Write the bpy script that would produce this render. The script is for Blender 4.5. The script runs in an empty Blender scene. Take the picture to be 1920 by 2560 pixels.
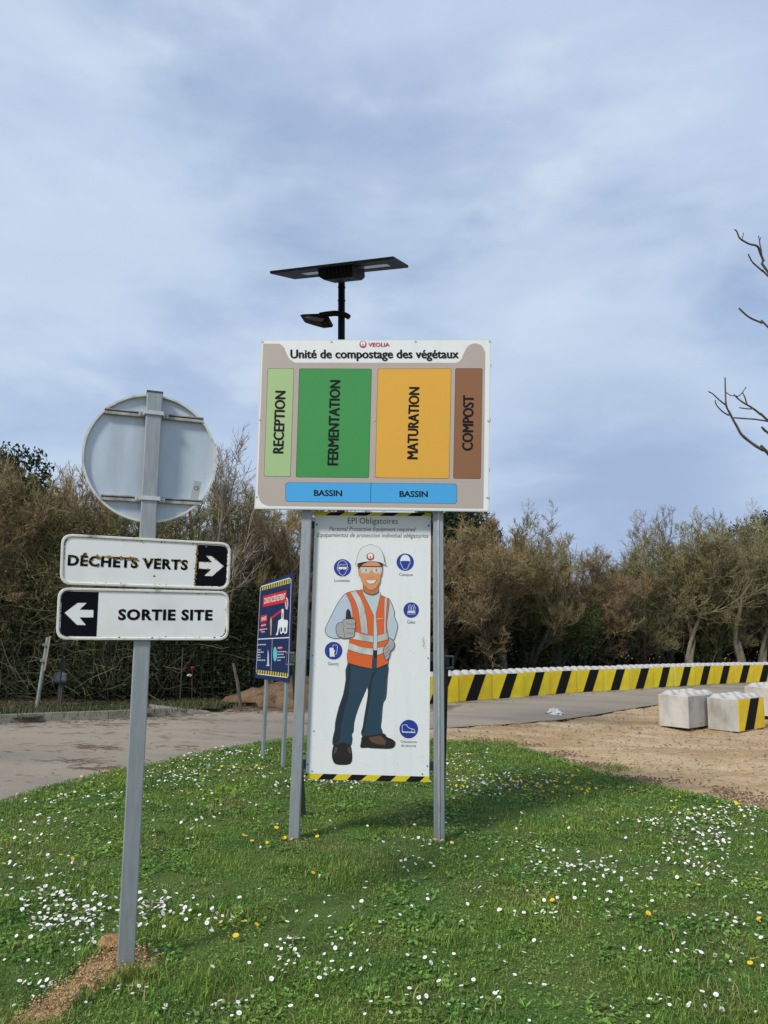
import bpy, math, random
import numpy as np
from mathutils import Vector, noise as mnoise
from mathutils.geometry import tessellate_polygon
random.seed(7); rng = np.random.default_rng(7)
SC = bpy.context.scene
COL = SC.collection
# ------------------------------------------------------------------ camera
F = 1900.0; PITCH = math.atan(295 / 1900); ROLL = .017; EYE = Vector((0, 0, 1.65))
cd = bpy.data.cameras.new('camera'); cam = bpy.data.objects.new('camera', cd); COL.objects.link(cam)
cd.sensor_fit = 'VERTICAL'; cd.sensor_height = 36; cd.lens = 36 * F / 2560; cd.clip_start = .05; cd.clip_end = 4000
_R = Vector((1, 0, 0)); _U = Vector((0, -math.sin(PITCH), math.cos(PITCH))); _F = Vector((0, math.cos(PITCH), math.sin(PITCH)))
CR = math.cos(ROLL) * _R + math.sin(ROLL) * _U; CU = math.cos(ROLL) * _U - math.sin(ROLL) * _R
from mathutils import Matrix
cam.matrix_world = Matrix(((CR.x, CU.x, -_F.x, EYE.x), (CR.y, CU.y, -_F.y, EYE.y), (CR.z, CU.z, -_F.z, EYE.z), (0, 0, 0, 1)))
SC.camera = cam
SC.view_settings.view_transform = 'Standard'; SC.view_settings.look = 'None'; SC.view_settings.exposure = 0.32
SC.view_settings.gamma = 1; SC.view_settings.use_curve_mapping = False
# ------------------------------------------------------------------ sky and sun
SUN_EL = math.radians(42); SUN_DIR = Vector((-.66, -.751, 0)).normalized()
world = bpy.data.worlds.new('World'); SC.world = world; world.use_nodes = True
nt = world.node_tree; bg = nt.nodes['Background']; bg.inputs[1].default_value = .1
def N(nt, t, **kw):
    n = nt.nodes.new(t)
    for k, v in kw.items(): setattr(n, k, v)
    return n
sky = N(nt, 'ShaderNodeTexSky', sky_type='NISHITA'); sky.sun_disc = False; sky.sun_elevation = SUN_EL
sky.sun_rotation = math.atan2(SUN_DIR.x, SUN_DIR.y); sky.air_density = 1.0; sky.dust_density = .6
tc = N(nt, 'ShaderNodeTexCoord')
def wnoise(scale, sc, rot, detail=6, dist=0., lo=.35, hi=.65):
    mp = N(nt, 'ShaderNodeMapping'); mp.inputs['Scale'].default_value = sc; mp.inputs['Rotation'].default_value = rot
    nz = N(nt, 'ShaderNodeTexNoise'); nz.inputs['Scale'].default_value = scale; nz.inputs['Detail'].default_value = detail
    nz.inputs['Distortion'].default_value = dist; nz.inputs['Roughness'].default_value = .52
    r = N(nt, 'ShaderNodeMapRange'); r.inputs[1].default_value = lo; r.inputs[2].default_value = hi; r.interpolation_type = 'SMOOTHSTEP'
    nt.links.new(tc.outputs['Generated'], mp.inputs[0]); nt.links.new(mp.outputs[0], nz.inputs['Vector']); nt.links.new(nz.outputs['Fac'], r.inputs[0])
    return r.outputs[0]
def wmix(fac, a, b):
    m = N(nt, 'ShaderNodeMix', data_type='RGBA')
    for s, v in ((m.inputs['Factor'], fac), (m.inputs['A'], a), (m.inputs['B'], b)):
        if isinstance(v, (tuple, float)): s.default_value = v
        else: nt.links.new(v, s)
    return m.outputs['Result']
SKYVEIL = wmix(.72, sky.outputs[0], (3.1, 4.1, 6.0, 1))
c1 = wmix(wnoise(2.4, (1, 1, 2.4), (.3, .5, .2), 10, .25, .28, .72), SKYVEIL, (4.45, 5.3, 6.9, 1))
c2 = wmix(wnoise(6.5, (1, 1, 2.2), (.2, .9, 1.1), 10, .15, .42, .84), c1, (5.1, 6.0, 7.1, 1))
c3 = wmix(wnoise(1.5, (1, .8, 2.2), (.1, .2, 2.6), 6, .3, .52, .84), c2, (3.0, 3.65, 5.7, 1))
def patch(px, py, r0, r1, amount, base, colr):
    d = (_F * F + CR * (px - 960) + CU * (1280 - py)).normalized()
    vn = N(nt, 'ShaderNodeVectorMath', operation='NORMALIZE'); nt.links.new(tc.outputs['Generated'], vn.inputs[0])
    dp = N(nt, 'ShaderNodeVectorMath', operation='DOT_PRODUCT'); nt.links.new(vn.outputs[0], dp.inputs[0]); dp.inputs[1].default_value = d
    r = N(nt, 'ShaderNodeMapRange'); r.interpolation_type = 'SMOOTHSTEP'; r.inputs[1].default_value = math.cos(math.radians(r1)); r.inputs[2].default_value = math.cos(math.radians(r0)); r.inputs[4].default_value = amount; nt.links.new(dp.outputs['Value'], r.inputs[0])
    w = wnoise(3.2, (1, 1, 2.6), (px * .01, .4, py * .01), 7, .3, .30, .62); m = N(nt, 'ShaderNodeMath', operation='MULTIPLY'); nt.links.new(r.outputs[0], m.inputs[0]); nt.links.new(w, m.inputs[1])
    return wmix(m.outputs[0], base, colr)
c3 = patch(150, 650, 4, 26, .75, c3, (4.7, 5.75, 7.0, 1))     # pale veil on the left
c3 = patch(1450, 760, 3, 22, .75, c3, (4.8, 5.75, 7.0, 1))    # pale veil above the trees on the right
c3 = patch(1500, 1290, 3, 13, .95, c3, (2.85, 3.75, 5.5, 1))   # greyer blue band low on the right
nt.links.new(c3, bg.inputs[0])
sl = bpy.data.lights.new('sun', 'SUN'); sl.energy = 2.7; sl.angle = math.radians(10); sl.color = (1, .95, .87)
so = bpy.data.objects.new('sun', sl); COL.objects.link(so)
sd = Vector((SUN_DIR.x * math.cos(SUN_EL), SUN_DIR.y * math.cos(SUN_EL), math.sin(SUN_EL)))
so.rotation_euler = sd.to_track_quat('Z', 'Y').to_euler(); so.location = sd * 40

# ------------------------------------------------------------------ helpers
def ray(px, py): return _F * F + CR * (px - 960) + CU * (1280 - py)
def hgt(x, y):
    s = -((x - 1.73) * 6.7 - (y - 17.55) * 8.16) / 10.56 * -1   # signed distance to barrier line, positive on the camera side
    t = min(1, max(0, 1 - s / 5.0)); z = .08 * t * t * (3 - 2 * t)
    z -= .14 * math.exp(-((x - 6.6) ** 2 + (y - 14.2) ** 2) / (2 * 2.3 ** 2))
    return z
def gnd(px, py, dz=0.):
    d = ray(px, py); z = 0.
    for _ in range(8):
        t = (z + dz - EYE.z) / d.z; p = EYE + d * t; z = hgt(p.x, p.y)
    return Vector((p.x, p.y, z))
class Plane:
    """a real flat surface: o origin, x right axis, y up axis, n towards the viewer"""
    def __init__(s, o, ang, w=0.):
        s.x = Vector((math.cos(ang), math.sin(ang), 0)); s.y = Vector((0, 0, 1)); s.n = Vector((math.sin(ang), -math.cos(ang), 0)); s.o = Vector(o) + s.n * w; s.ang = ang
    def shift(s, w): return Plane(s.o, s.ang, w)
    def q(s, p):
        d = ray(*p); t = s.n.dot(s.o - EYE) / s.n.dot(d); r = EYE + d * t - s.o
        return (r.dot(s.x), r.dot(s.y))
    def w(s, uv, off=0.): return s.o + s.x * uv[0] + s.y * uv[1] + s.n * off

MATS = {}
def nd(m): return m.node_tree, m.node_tree.nodes['Principled BSDF']
def mat(name, col=(.5, .5, .5), rough=.6, metal=0., var=.0, scale=8., col2=None, bump=0., bscale=60., stretch=(1, 1, 1), lo=.35, hi=.65, island=0., spec=.5, objvar=0.):
    """procedural material: two colours mixed by noise, fine relief"""
    if name in MATS: return MATS[name]
    m = bpy.data.materials.new(name); m.use_nodes = True; t, b = nd(m); MATS[name] = m
    b.inputs['Roughness'].default_value = rough; b.inputs['Metallic'].default_value = metal
    b.inputs['Specular IOR Level'].default_value = spec
    col = (*col, 1); m.diffuse_color = col
    if col2 is None and var == 0 and island == 0 and bump == 0: b.inputs['Base Color'].default_value = col; return m
    c2 = (*col2, 1) if col2 else tuple(c * (1 - var) for c in col[:3]) + (1,)
    co = N(t, 'ShaderNodeTexCoord'); mp = N(t, 'ShaderNodeMapping'); mp.inputs['Scale'].default_value = stretch
    nz = N(t, 'ShaderNodeTexNoise'); nz.inputs['Scale'].default_value = scale; nz.inputs['Detail'].default_value = 6
    mr = N(t, 'ShaderNodeMapRange'); mr.inputs[1].default_value = lo; mr.inputs[2].default_value = hi
    mx = N(t, 'ShaderNodeMix', data_type='RGBA'); mx.inputs['A'].default_value = col; mx.inputs['B'].default_value = c2
    L = t.links.new; L(co.outputs['Object'], mp.inputs[0]); L(mp.outputs[0], nz.inputs['Vector']); L(nz.outputs['Fac'], mr.inputs[0]); L(mr.outputs[0], mx.inputs['Factor'])
    out = mx.outputs['Result']
    if island:
        g = N(t, 'ShaderNodeNewGeometry'); hs = N(t, 'ShaderNodeHueSaturation'); r1 = N(t, 'ShaderNodeMapRange'); r1.inputs[3].default_value = 1 - island; r1.inputs[4].default_value = 1 + island
        r2 = N(t, 'ShaderNodeMapRange'); r2.inputs[3].default_value = .5 + island * .045; r2.inputs[4].default_value = .5 - island * .045
        L(g.outputs['Random Per Island'], r1.inputs[0]); L(g.outputs['Random Per Island'], r2.inputs[0]); L(r1.outputs[0], hs.inputs['Value']); L(r2.outputs[0], hs.inputs['Hue']); L(out, hs.inputs['Color']); out = hs.outputs[0]
    if objvar:
        oi = N(t, 'ShaderNodeObjectInfo'); h2 = N(t, 'ShaderNodeHueSaturation'); r3 = N(t, 'ShaderNodeMapRange'); r3.inputs[3].default_value = 1 - objvar; r3.inputs[4].default_value = 1 + objvar; r4 = N(t, 'ShaderNodeMapRange'); r4.inputs[3].default_value = .515; r4.inputs[4].default_value = .485
        ml = N(t, 'ShaderNodeMath', operation='FRACT'); m7 = N(t, 'ShaderNodeMath', operation='MULTIPLY'); m7.inputs[1].default_value = 7.3; L(oi.outputs['Random'], m7.inputs[0]); L(m7.outputs[0], ml.inputs[0])
        L(oi.outputs['Random'], r3.inputs[0]); L(ml.outputs[0], r4.inputs[0]); L(r3.outputs[0], h2.inputs['Value']); L(r4.outputs[0], h2.inputs['Hue']); L(out, h2.inputs['Color']); out = h2.outputs[0]
    L(out, b.inputs['Base Color'])
    if bump:
        n2 = N(t, 'ShaderNodeTexNoise'); n2.inputs['Scale'].default_value = bscale; n2.inputs['Detail'].default_value = 5
        bp = N(t, 'ShaderNodeBump'); bp.inputs['Strength'].default_value = bump; bp.inputs['Distance'].default_value = .02
        L(mp.outputs[0], n2.inputs['Vector']); L(n2.outputs['Fac'], bp.inputs['Height']); L(bp.outputs[0], b.inputs['Normal'])
    return m

def wpos(o):
    v = Vector((0, 0, 0))
    while o: v += o.location; o = o.parent
    return v
def mk(name, verts, faces, mats, parent=None, fm=None, smooth=False, local=False):
    """link ONE mesh object; verts in world space (or local to the parent)"""
    me = bpy.data.meshes.new(name)
    V = np.asarray([tuple(v) for v in verts] if not isinstance(verts, np.ndarray) else verts, dtype=np.float32)
    if not local and parent is not None: V = V - np.array(wpos(parent), dtype=np.float32)
    if isinstance(faces, np.ndarray):
        n, k = faces.shape
        me.vertices.add(len(V)); me.vertices.foreach_set('co', V.ravel()); me.loops.add(n * k); me.loops.foreach_set('vertex_index', faces.astype(np.int32).ravel())
        me.polygons.add(n); me.polygons.foreach_set('loop_start', np.arange(0, n * k, k, dtype=np.int32)); me.polygons.foreach_set('loop_total', np.full(n, k, dtype=np.int32))
        me.update(calc_edges=True)
    else:
        me.from_pydata([tuple(v) for v in V], [], faces); me.update()
    for m in (mats if isinstance(mats, (list, tuple)) else [mats]): me.materials.append(m)
    if fm is not None: me.polygons.foreach_set('material_index', np.asarray(fm, dtype=np.int32))
    if smooth: me.polygons.foreach_set('use_smooth', np.ones(len(me.polygons), dtype=bool))
    o = bpy.data.objects.new(name, me); COL.objects.link(o); o.parent = parent
    return o
def tag(o, label=None, cat=None, group=None, kind=None):
    for k, v in (('label', label), ('category', cat), ('group', group), ('kind', kind)):
        if v: o[k] = v
    return o
def thing(name, label, cat, loc, group=None):
    o = bpy.data.objects.new(name, None); COL.objects.link(o); o.location = loc; o.empty_display_size = .1
    return tag(o, label, cat, group)
def box(c, dx, dy, dz, ax=None, bev=0):
    """verts/faces of a box, c centre, half vectors given as Vectors or floats"""
    X = Vector((dx, 0, 0)) if not isinstance(dx, Vector) else dx; Y = Vector((0, dy, 0)) if not isinstance(dy, Vector) else dy; Z = Vector((0, 0, dz)) if not isinstance(dz, Vector) else dz
    c = Vector(c); v = [c + X * a + Y * b + Z * d for a in (-1, 1) for b in (-1, 1) for d in (-1, 1)]
    return v, [(0, 1, 3, 2), (4, 6, 7, 5), (0, 4, 5, 1), (2, 3, 7, 6), (0, 2, 6, 4), (1, 5, 7, 3)]
def boxes(lst):
    V, Fc = [], []
    for v, f in lst:
        b = len(V); V += list(v); Fc += [tuple(b + i for i in q) for q in f]
    return V, Fc
def tube(pts, rads, S=8, cap=True, flat=1.):
    pts = [Vector(p) for p in pts]; V, Fc = [], []
    prev = None
    for i, p in enumerate(pts):
        d = (pts[min(i + 1, len(pts) - 1)] - pts[max(i - 1, 0)]).normalized()
        if prev is None: a = d.cross(Vector((0, 0, 1)) if abs(d.z) < .9 else Vector((0, 1, 0))).normalized()
        else: a = (prev - d * prev.dot(d)).normalized()
        prev = a; b = d.cross(a); r = rads[i] if hasattr(rads, '__len__') else rads
        for k in range(S):
            t = 2 * math.pi * k / S; V.append(p + a * math.cos(t) * r + b * math.sin(t) * r * flat)
        if i:
            for k in range(S): k2 = (k + 1) % S; Fc.append(((i - 1) * S + k, (i - 1) * S + k2, i * S + k2, i * S + k))
    if cap: Fc.append(tuple(range(S - 1, -1, -1))); Fc.append(tuple((len(pts) - 1) * S + k for k in range(S)))
    return V, Fc
def prism(plane, uv, w0, w1):
    """a polygon on a plane, extruded from depth w1 to w0 (w0 = viewer side)"""
    n = len(uv); V = [plane.w(p, w0) for p in uv] + [plane.w(p, w1) for p in uv]
    tri = tessellate_polygon([[Vector((*p, 0)) for p in uv]])
    Fc = [tuple(t) for t in tri] + [tuple(n + i for i in t[::-1]) for t in tri] + [(i, (i + 1) % n, n + (i + 1) % n, n + i) for i in range(n)]
    return V, Fc
def rounded(c, r, n=5):
    """round the corners of a polygon (uv)"""
    out = []; m = len(c)
    rr = r if hasattr(r, '__len__') else [r] * m
    for i in range(m):
        p = Vector(c[i]); a = (Vector(c[i - 1]) - p); b = (Vector(c[(i + 1) % m]) - p)
        if rr[i] <= 0: out.append(tuple(p)); continue
        A = p + a.normalized() * rr[i]; B = p + b.normalized() * rr[i]
        for k in range(n + 1):
            t = k / n; out.append(tuple(A * (1 - t) ** 2 + p * 2 * t * (1 - t) + B * t * t))
    return out
def smoothline(p, n=4, closed=False):
    """catmull-rom through points"""
    out = []; m = len(p); P = [Vector(a) for a in p]
    rg = range(m) if closed else range(m - 1)
    for i in rg:
        if closed: a, b, c, d = P[i - 1], P[i], P[(i + 1) % m], P[(i + 2) % m]
        else: a, b, c, d = P[max(i - 1, 0)], P[i], P[i + 1], P[min(i + 2, m - 1)]
        for k in range(n):
            t = k / n; out.append(.5 * ((2 * b) + (c - a) * t + (2 * a - 5 * b + 4 * c - d) * t * t + (3 * b - a - 3 * c + d) * t ** 3))
    if not closed: out.append(P[-1])
    return [tuple(v) for v in out]
class Print:
    """flat print on a board: polygons in thin layers, one mesh"""
    def __init__(s, plane): s.p = plane; s.V = []; s.F = []; s.M = []; s.mats = []; s.layer = .0008
    def mi(s, m):
        if m not in s.mats: s.mats.append(m)
        return s.mats.index(m)
    def up(s, k=1): s.layer += .0004 * k
    def uv(s, uv, m):
        b = len(s.V); s.V += [s.p.w(p, s.layer) for p in uv]
        area = sum(uv[i - 1][0] * uv[i][1] - uv[i][0] * uv[i - 1][1] for i in range(len(uv)))
        for t in tessellate_polygon([[Vector((*p, 0)) for p in uv]]): s.F.append(tuple(b + i for i in t)); s.M.append(s.mi(m))
    def poly(s, pts, m, sm=0):
        if sm: pts = smoothline(pts, sm, True)
        s.uv([s.p.q(p) for p in pts], m)
    def line(s, pts, m, w, closed=False, sm=0):
        if sm: pts = smoothline(pts, sm, closed)
        q = [Vector(s.p.q(p)) for p in pts]; n = len(q); b = len(s.V)
        for i in range(n):
            a = q[i - 1] if (closed or i) else q[i]; c = q[(i + 1) % n] if (closed or i < n - 1) else q[i]
            d = (c - a)
            if d.length < 1e-9: d = Vector((1, 0))
            d.normalize(); nn = Vector((-d.y, d.x)) * w / 2
            s.V += [s.p.w(q[i] + nn, s.layer), s.p.w(q[i] - nn, s.layer)]
        for i in range(n if closed else n - 1):
            j = (i + 1) % n; s.F.append((b + 2 * i, b + 2 * i + 1, b + 2 * j + 1, b + 2 * j)); s.M.append(s.mi(m))
    def ell(s, c, rx, ry, m, n=28):
        s.poly([(c[0] + rx * math.cos(2 * math.pi * k / n), c[1] + ry * math.sin(2 * math.pi * k / n)) for k in range(n)], m)
    def ring(s, c, r, m, w, n=28):
        s.line([(c[0] + r * math.cos(2 * math.pi * k / n), c[1] + r * math.sin(2 * math.pi * k / n)) for k in range(n)], m, w, True)
    def build(s, name, parent):
        return mk(name, s.V, s.F, s.mats, parent, s.M)
_capH = None
def glyphs(body, off=0., shear=0., space=1.):
    c = bpy.data.curves.new('t', 'FONT'); c.body = body; c.offset = off; c.shear = shear; c.resolution_u = 3; c.space_character = space
    o = bpy.data.objects.new('t', c); me = bpy.data.meshes.new_from_object(o)
    V = [tuple(v.co[:2]) for v in me.vertices]; Fc = [tuple(p.vertices) for p in me.polygons]
    ek = {}
    for p in me.polygons:
        for e in p.edge_keys: ek[e] = ek.get(e, 0) + 1
    E = [e for e, n in ek.items() if n == 1]
    bpy.data.objects.remove(o); bpy.data.curves.remove(c); bpy.data.meshes.remove(me)
    return V, Fc, E
def text(body, plane, p0, p1, pc, m, parent, name='lettering', off=0., shear=0., layer=.0012, space=1., ret=False, bold=0.):
    """lettering: p0 start of the baseline, p1 its end, pc top of a capital above p0 (photo pixels on that plane)"""
    V, Fc, E = glyphs(body, off, shear, space); H = max(v[1] for v in glyphs('H', off)[0])
    xs = [v[0] for v in V]; x0, x1 = min(xs), max(xs)
    a, b, c = (Vector(plane.q(p)) for p in (p0, p1, pc)); du = (b - a) / (x1 - x0); dv = (c - a) / H
    UV = [a + du * (x - x0) + dv * y for x, y in V]
    W_, G_ = [], []
    for k, (ox, oy) in enumerate(((0, 0), (bold, 0), (-bold, 0), (0, bold * .5), (0, -bold * .5), (bold * .5, 0), (-bold * .5, 0)) if bold else ((0, 0),)):
        n0 = len(W_)
        e1 = du.normalized() * (dv.length * ox); e2 = dv * oy
        W_ += [plane.w(p + e1 + e2, layer + .00006 * k) for p in UV]; G_ += [tuple(n0 + i for i in q) for q in Fc]
    o = mk(name, W_, G_, m, parent)
    return (o, UV, E) if ret else o

# ------------------------------------------------------------------ vectorised meshes (twigs, leaves, grass)
def vnorm(a): return a / np.maximum(np.linalg.norm(a, axis=-1, keepdims=True), 1e-9)
def np_tubes(P, R, S):
    """P (n,k,3) polylines, R (n,k) radii -> quads; S=2 gives flat ribbons"""
    n, k, _ = P.shape; D = np.zeros_like(P); D[:, 1:-1] = P[:, 2:] - P[:, :-2]; D[:, 0] = P[:, 1] - P[:, 0]; D[:, -1] = P[:, -1] - P[:, -2]
    D = vnorm(D); ref = vnorm(rng.normal(size=(n, 1, 3))) * np.ones((1, k, 1)); A = vnorm(np.cross(D, ref)); B = np.cross(D, A)
    if S == 2: V = np.stack([P + A * R[..., None], P - A * R[..., None]], 2)
    else:
        an = np.arange(S) * 2 * math.pi / S
        V = P[:, :, None] + (A[:, :, None] * np.cos(an)[:, None] + B[:, :, None] * np.sin(an)[:, None]) * R[..., None, None]
    V = V.reshape(-1, 3); i = np.arange(n)[:, None, None] * k * S + np.arange(k - 1)[None, :, None] * S; s = np.arange(S if S > 2 else 1)[None, None, :]
    s2 = (s + 1) % S; Fq = np.stack([i + s, i + s2, i + S + s2, i + S + s], -1).reshape(-1, 4)
    return V, Fq
def grow(pos, dr, ln, k, wob, up):
    """polylines from pos along dr with wobble; returns (n,k,3)"""
    n = len(pos); P = np.zeros((n, k, 3)); P[:, 0] = pos; d = vnorm(dr)
    for i in range(1, k):
        d = vnorm(d + rng.normal(size=(n, 3)) * wob + np.array([0, 0, up])); P[:, i] = P[:, i - 1] + d * (ln / (k - 1))[:, None]
    return P
def spawn(P, R, m, t0, t1, spread, lfrac, L):
    """m children per polyline"""
    n, k, _ = P.shape; t = rng.uniform(t0, t1, (n, m)); f = t * (k - 1); i = np.minimum(f.astype(int), k - 2); fr = (f - i)[..., None]
    idx = np.arange(n)[:, None]; a = P[idx, i]; b = P[idx, i + 1]; pos = a + (b - a) * fr; d = vnorm(b - a)
    side = vnorm(np.cross(d, rng.normal(size=d.shape))); ang = rng.uniform(spread * .6, spread * 1.25, (n, m, 1)); dd = d * np.cos(ang) + side * np.sin(ang)
    rad = (R[idx, i] * (1 - fr[..., 0]) + R[idx, i + 1] * fr[..., 0]); ln = L[:, None] * lfrac * rng.uniform(.55, 1.25, (n, m)) * (1.15 - .55 * t)
    return pos.reshape(-1, 3), dd.reshape(-1, 3), ln.ravel(), rad.ravel()
def quads(c, a, b):
    """quads centred c with half vectors a,b (n,3)"""
    n = len(c); V = np.stack([c - a, c - b * .9, c + a, c + b * .9], 1).reshape(-1, 3); return V, np.arange(n * 4).reshape(-1, 4)
def join(parts):
    V, Fq, M, b = [], [], [], 0
    for v, f, m in parts: V.append(v); Fq.append(f + b); M.append(np.full(len(f), m)); b += len(v)
    return np.concatenate(V), np.concatenate(Fq), np.concatenate(M)
def tree_geo(H, stems, n1, n2, n3, n4, spreadx=.28, twig=.006, leaves=3000, leafs=.03, up=.05, clear=.25):
    n = stems; base = np.column_stack([rng.normal(0, .12, n) * (n > 1), rng.normal(0, .12, n) * (n > 1), np.full(n, -.15)])
    d = np.column_stack([rng.normal(0, spreadx, n), rng.normal(0, spreadx, n), np.ones(n)]); L0 = H * rng.uniform(.72, .95, n)
    P0 = grow(base, d, L0, 9, .10, .06); r0 = H * rng.uniform(.011, .017, n); R0 = r0[:, None] * np.linspace(1, .18, 9)[None]
    p, dd, l, r = spawn(P0, R0, n1, clear, .97, .75, .42, L0); P1 = grow(p, dd, l, 7, .16, up * 1.6); R1 = (r * .62)[:, None] * np.linspace(1, .25, 7)
    p, dd, l, r = spawn(P1, R1, n2, .12, .98, .7, .55, l); P2 = grow(p, dd, l, 5, .2, up * 1.5); R2 = np.maximum((r * .6)[:, None] * np.linspace(1, .4, 5), twig)
    p, dd, l, r = spawn(P2, R2, n3, .1, 1., .62, .56, l); l = np.clip(l, .15, .8); P3 = grow(p, dd, l, 4, .2, up * 1.4); R3 = np.ones((len(P3), 1)) * np.linspace(1, .5, 4) * twig
    p, dd, l, r = spawn(P3, R3, n4, .1, 1., .62, .6, l); l = np.clip(l, .1, .42); P4 = grow(p, dd, l, 3, .2, up * 1.4); R4 = np.ones((len(P4), 1)) * np.linspace(.8, .35, 3) * twig
    trunk = join([(*np_tubes(P0, R0, 7), 0), (*np_tubes(P1, R1, 5), 0)])
    crown = [(*np_tubes(P2, R2, 3), 0), (*np_tubes(P3, R3, 2), 0), (*np_tubes(P4, R4, 2), 0)]
    if leaves:
        i = rng.integers(0, len(P4), leaves); c = P4[i, rng.integers(0, 3, leaves)] + rng.normal(0, .02, (leaves, 3)); a = vnorm(rng.normal(size=(leaves, 3))); b = vnorm(np.cross(a, rng.normal(size=(leaves, 3))))
        s = rng.uniform(.5, 1.2, (leaves, 1)) * leafs; crown.append((*quads(c, a * s, b * s * .5), 1))
    return trunk, join(crown)
def leaf_cloud(n, rx, ry, rz, size, lumps=9, zc=1.):
    """leaves gathered in clumps through a volume"""
    L = np.column_stack([rng.uniform(-rx, rx, lumps) * .75, rng.uniform(-ry, ry, lumps) * .75, rng.uniform(-.5, .8, lumps) * rz + zc]); r = rng.uniform(.3, .6, lumps) * min(rx, rz)
    i = rng.integers(0, lumps, n); d = vnorm(rng.normal(size=(n, 3))) * (rng.uniform(.3, 1, (n, 1)) ** .5); c = L[i] + d * r[i][:, None] * np.array([1.1, 1.1, 1]) + rng.normal(0, .05, (n, 3))
    c[:, 2] = np.abs(c[:, 2]); a = vnorm(rng.normal(size=(n, 3)) + np.array([0, 0, -.3])); b = vnorm(np.cross(a, rng.normal(size=(n, 3)))); s = rng.uniform(.6, 1.3, (n, 1)) * size
    return quads(c, a * s, b * s * .55)
def inpoly(x, y, poly):
    c = np.zeros(len(x), bool); n = len(poly)
    for i in range(n):
        x1, y1 = poly[i - 1]; x2, y2 = poly[i]
        if y1 == y2: continue
        k = ((y1 > y) != (y2 > y)) & (x < (x2 - x1) * (y - y1) / (y2 - y1) + x1); c ^= k
    return c
vh = np.vectorize(hgt)
def pn(x, y, s, o=0): return mnoise.noise(Vector((x * s, y * s, o)))

# ------------------------------------------------------------------ materials of the setting
def ground_mat(name, c1, c2, c3, s1, s2, bump, bs=40, stretch=(1, 1, 1), lo=.38, hi=.62, stretch2=None, rot=0, dist=0., lo2=.5, hi2=.72):
    m = bpy.data.materials.new(name); m.use_nodes = True; t, b = nd(m); L = t.links.new; b.inputs['Roughness'].default_value = .95; b.inputs['Specular IOR Level'].default_value = .15
    co = N(t, 'ShaderNodeTexCoord')
    def nz(sc, st, lo, hi, det=8):
        mp = N(t, 'ShaderNodeMapping'); mp.inputs['Scale'].default_value = st; mp.inputs['Rotation'].default_value = (0, 0, rot)
        n = N(t, 'ShaderNodeTexNoise'); n.inputs['Scale'].default_value = sc; n.inputs['Detail'].default_value = det; n.inputs['Distortion'].default_value = dist; r = N(t, 'ShaderNodeMapRange'); r.inputs[1].default_value = lo; r.inputs[2].default_value = hi
        L(co.outputs['Object'], mp.inputs[0]); L(mp.outputs[0], n.inputs['Vector']); L(n.outputs['Fac'], r.inputs[0]); return r.outputs[0], n.outputs['Fac']
    def mx(f, a, bb):
        k = N(t, 'ShaderNodeMix', data_type='RGBA')
        for s, v in ((k.inputs['Factor'], f), (k.inputs['A'], a), (k.inputs['B'], bb)):
            if isinstance(v, tuple): s.default_value = (*v[:3], 1)
            else: L(v, s)
        return k.outputs['Result']
    f1, _ = nz(s1, stretch, lo, hi); f2, _ = nz(s2, stretch2 or stretch, lo2, hi2); f3, raw = nz(bs, (1, 1, 1), .3, .75, 4)
    c = mx(f1, c1, c2); c = mx(f2, c, c3)
    hs = N(t, 'ShaderNodeHueSaturation'); r = N(t, 'ShaderNodeMapRange'); r.inputs[3].default_value = .72; r.inputs[4].default_value = 1.2
    L(f3, r.inputs[0]); L(r.outputs[0], hs.inputs['Value']); L(c, hs.inputs['Color']); L(hs.outputs[0], b.inputs['Base Color'])
    bp = N(t, 'ShaderNodeBump'); bp.inputs['Strength'].default_value = bump; bp.inputs['Distance'].default_value = .03; L(raw, bp.inputs['Height']); L(bp.outputs[0], b.inputs['Normal'])
    return m
M_dirt = ground_mat('dirt', (.43, .295, .155), (.56, .42, .26), (.30, .19, .095), .9, 1.0, .9, 26, (.6, 1.2, 1), .36, .64, (.34, 1.3, 1), math.radians(24), dist=.9, lo2=.50, hi2=.72)
M_road = ground_mat('worn_asphalt', (.27, .235, .185), (.36, .305, .235), (.22, .20, .17), .35, .8, .35, 90, (1, 1, 1), .36, .64, (.18, 1.5, 1), math.radians(-38))
M_lawnbase = ground_mat('lawn_soil', (.085, .15, .030), (.10, .135, .036), (.06, .115, .024), 2.2, 5., .8, 60)
M_verge = ground_mat('verge_soil', (.06, .06, .03), (.10, .075, .045), (.035, .045, .018), 1.5, 4., .9, 45)
M_spoil = ground_mat('spoil', (.40, .235, .10), (.52, .34, .16), (.24, .135, .06), 9, 17, 1., 70)

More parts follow.
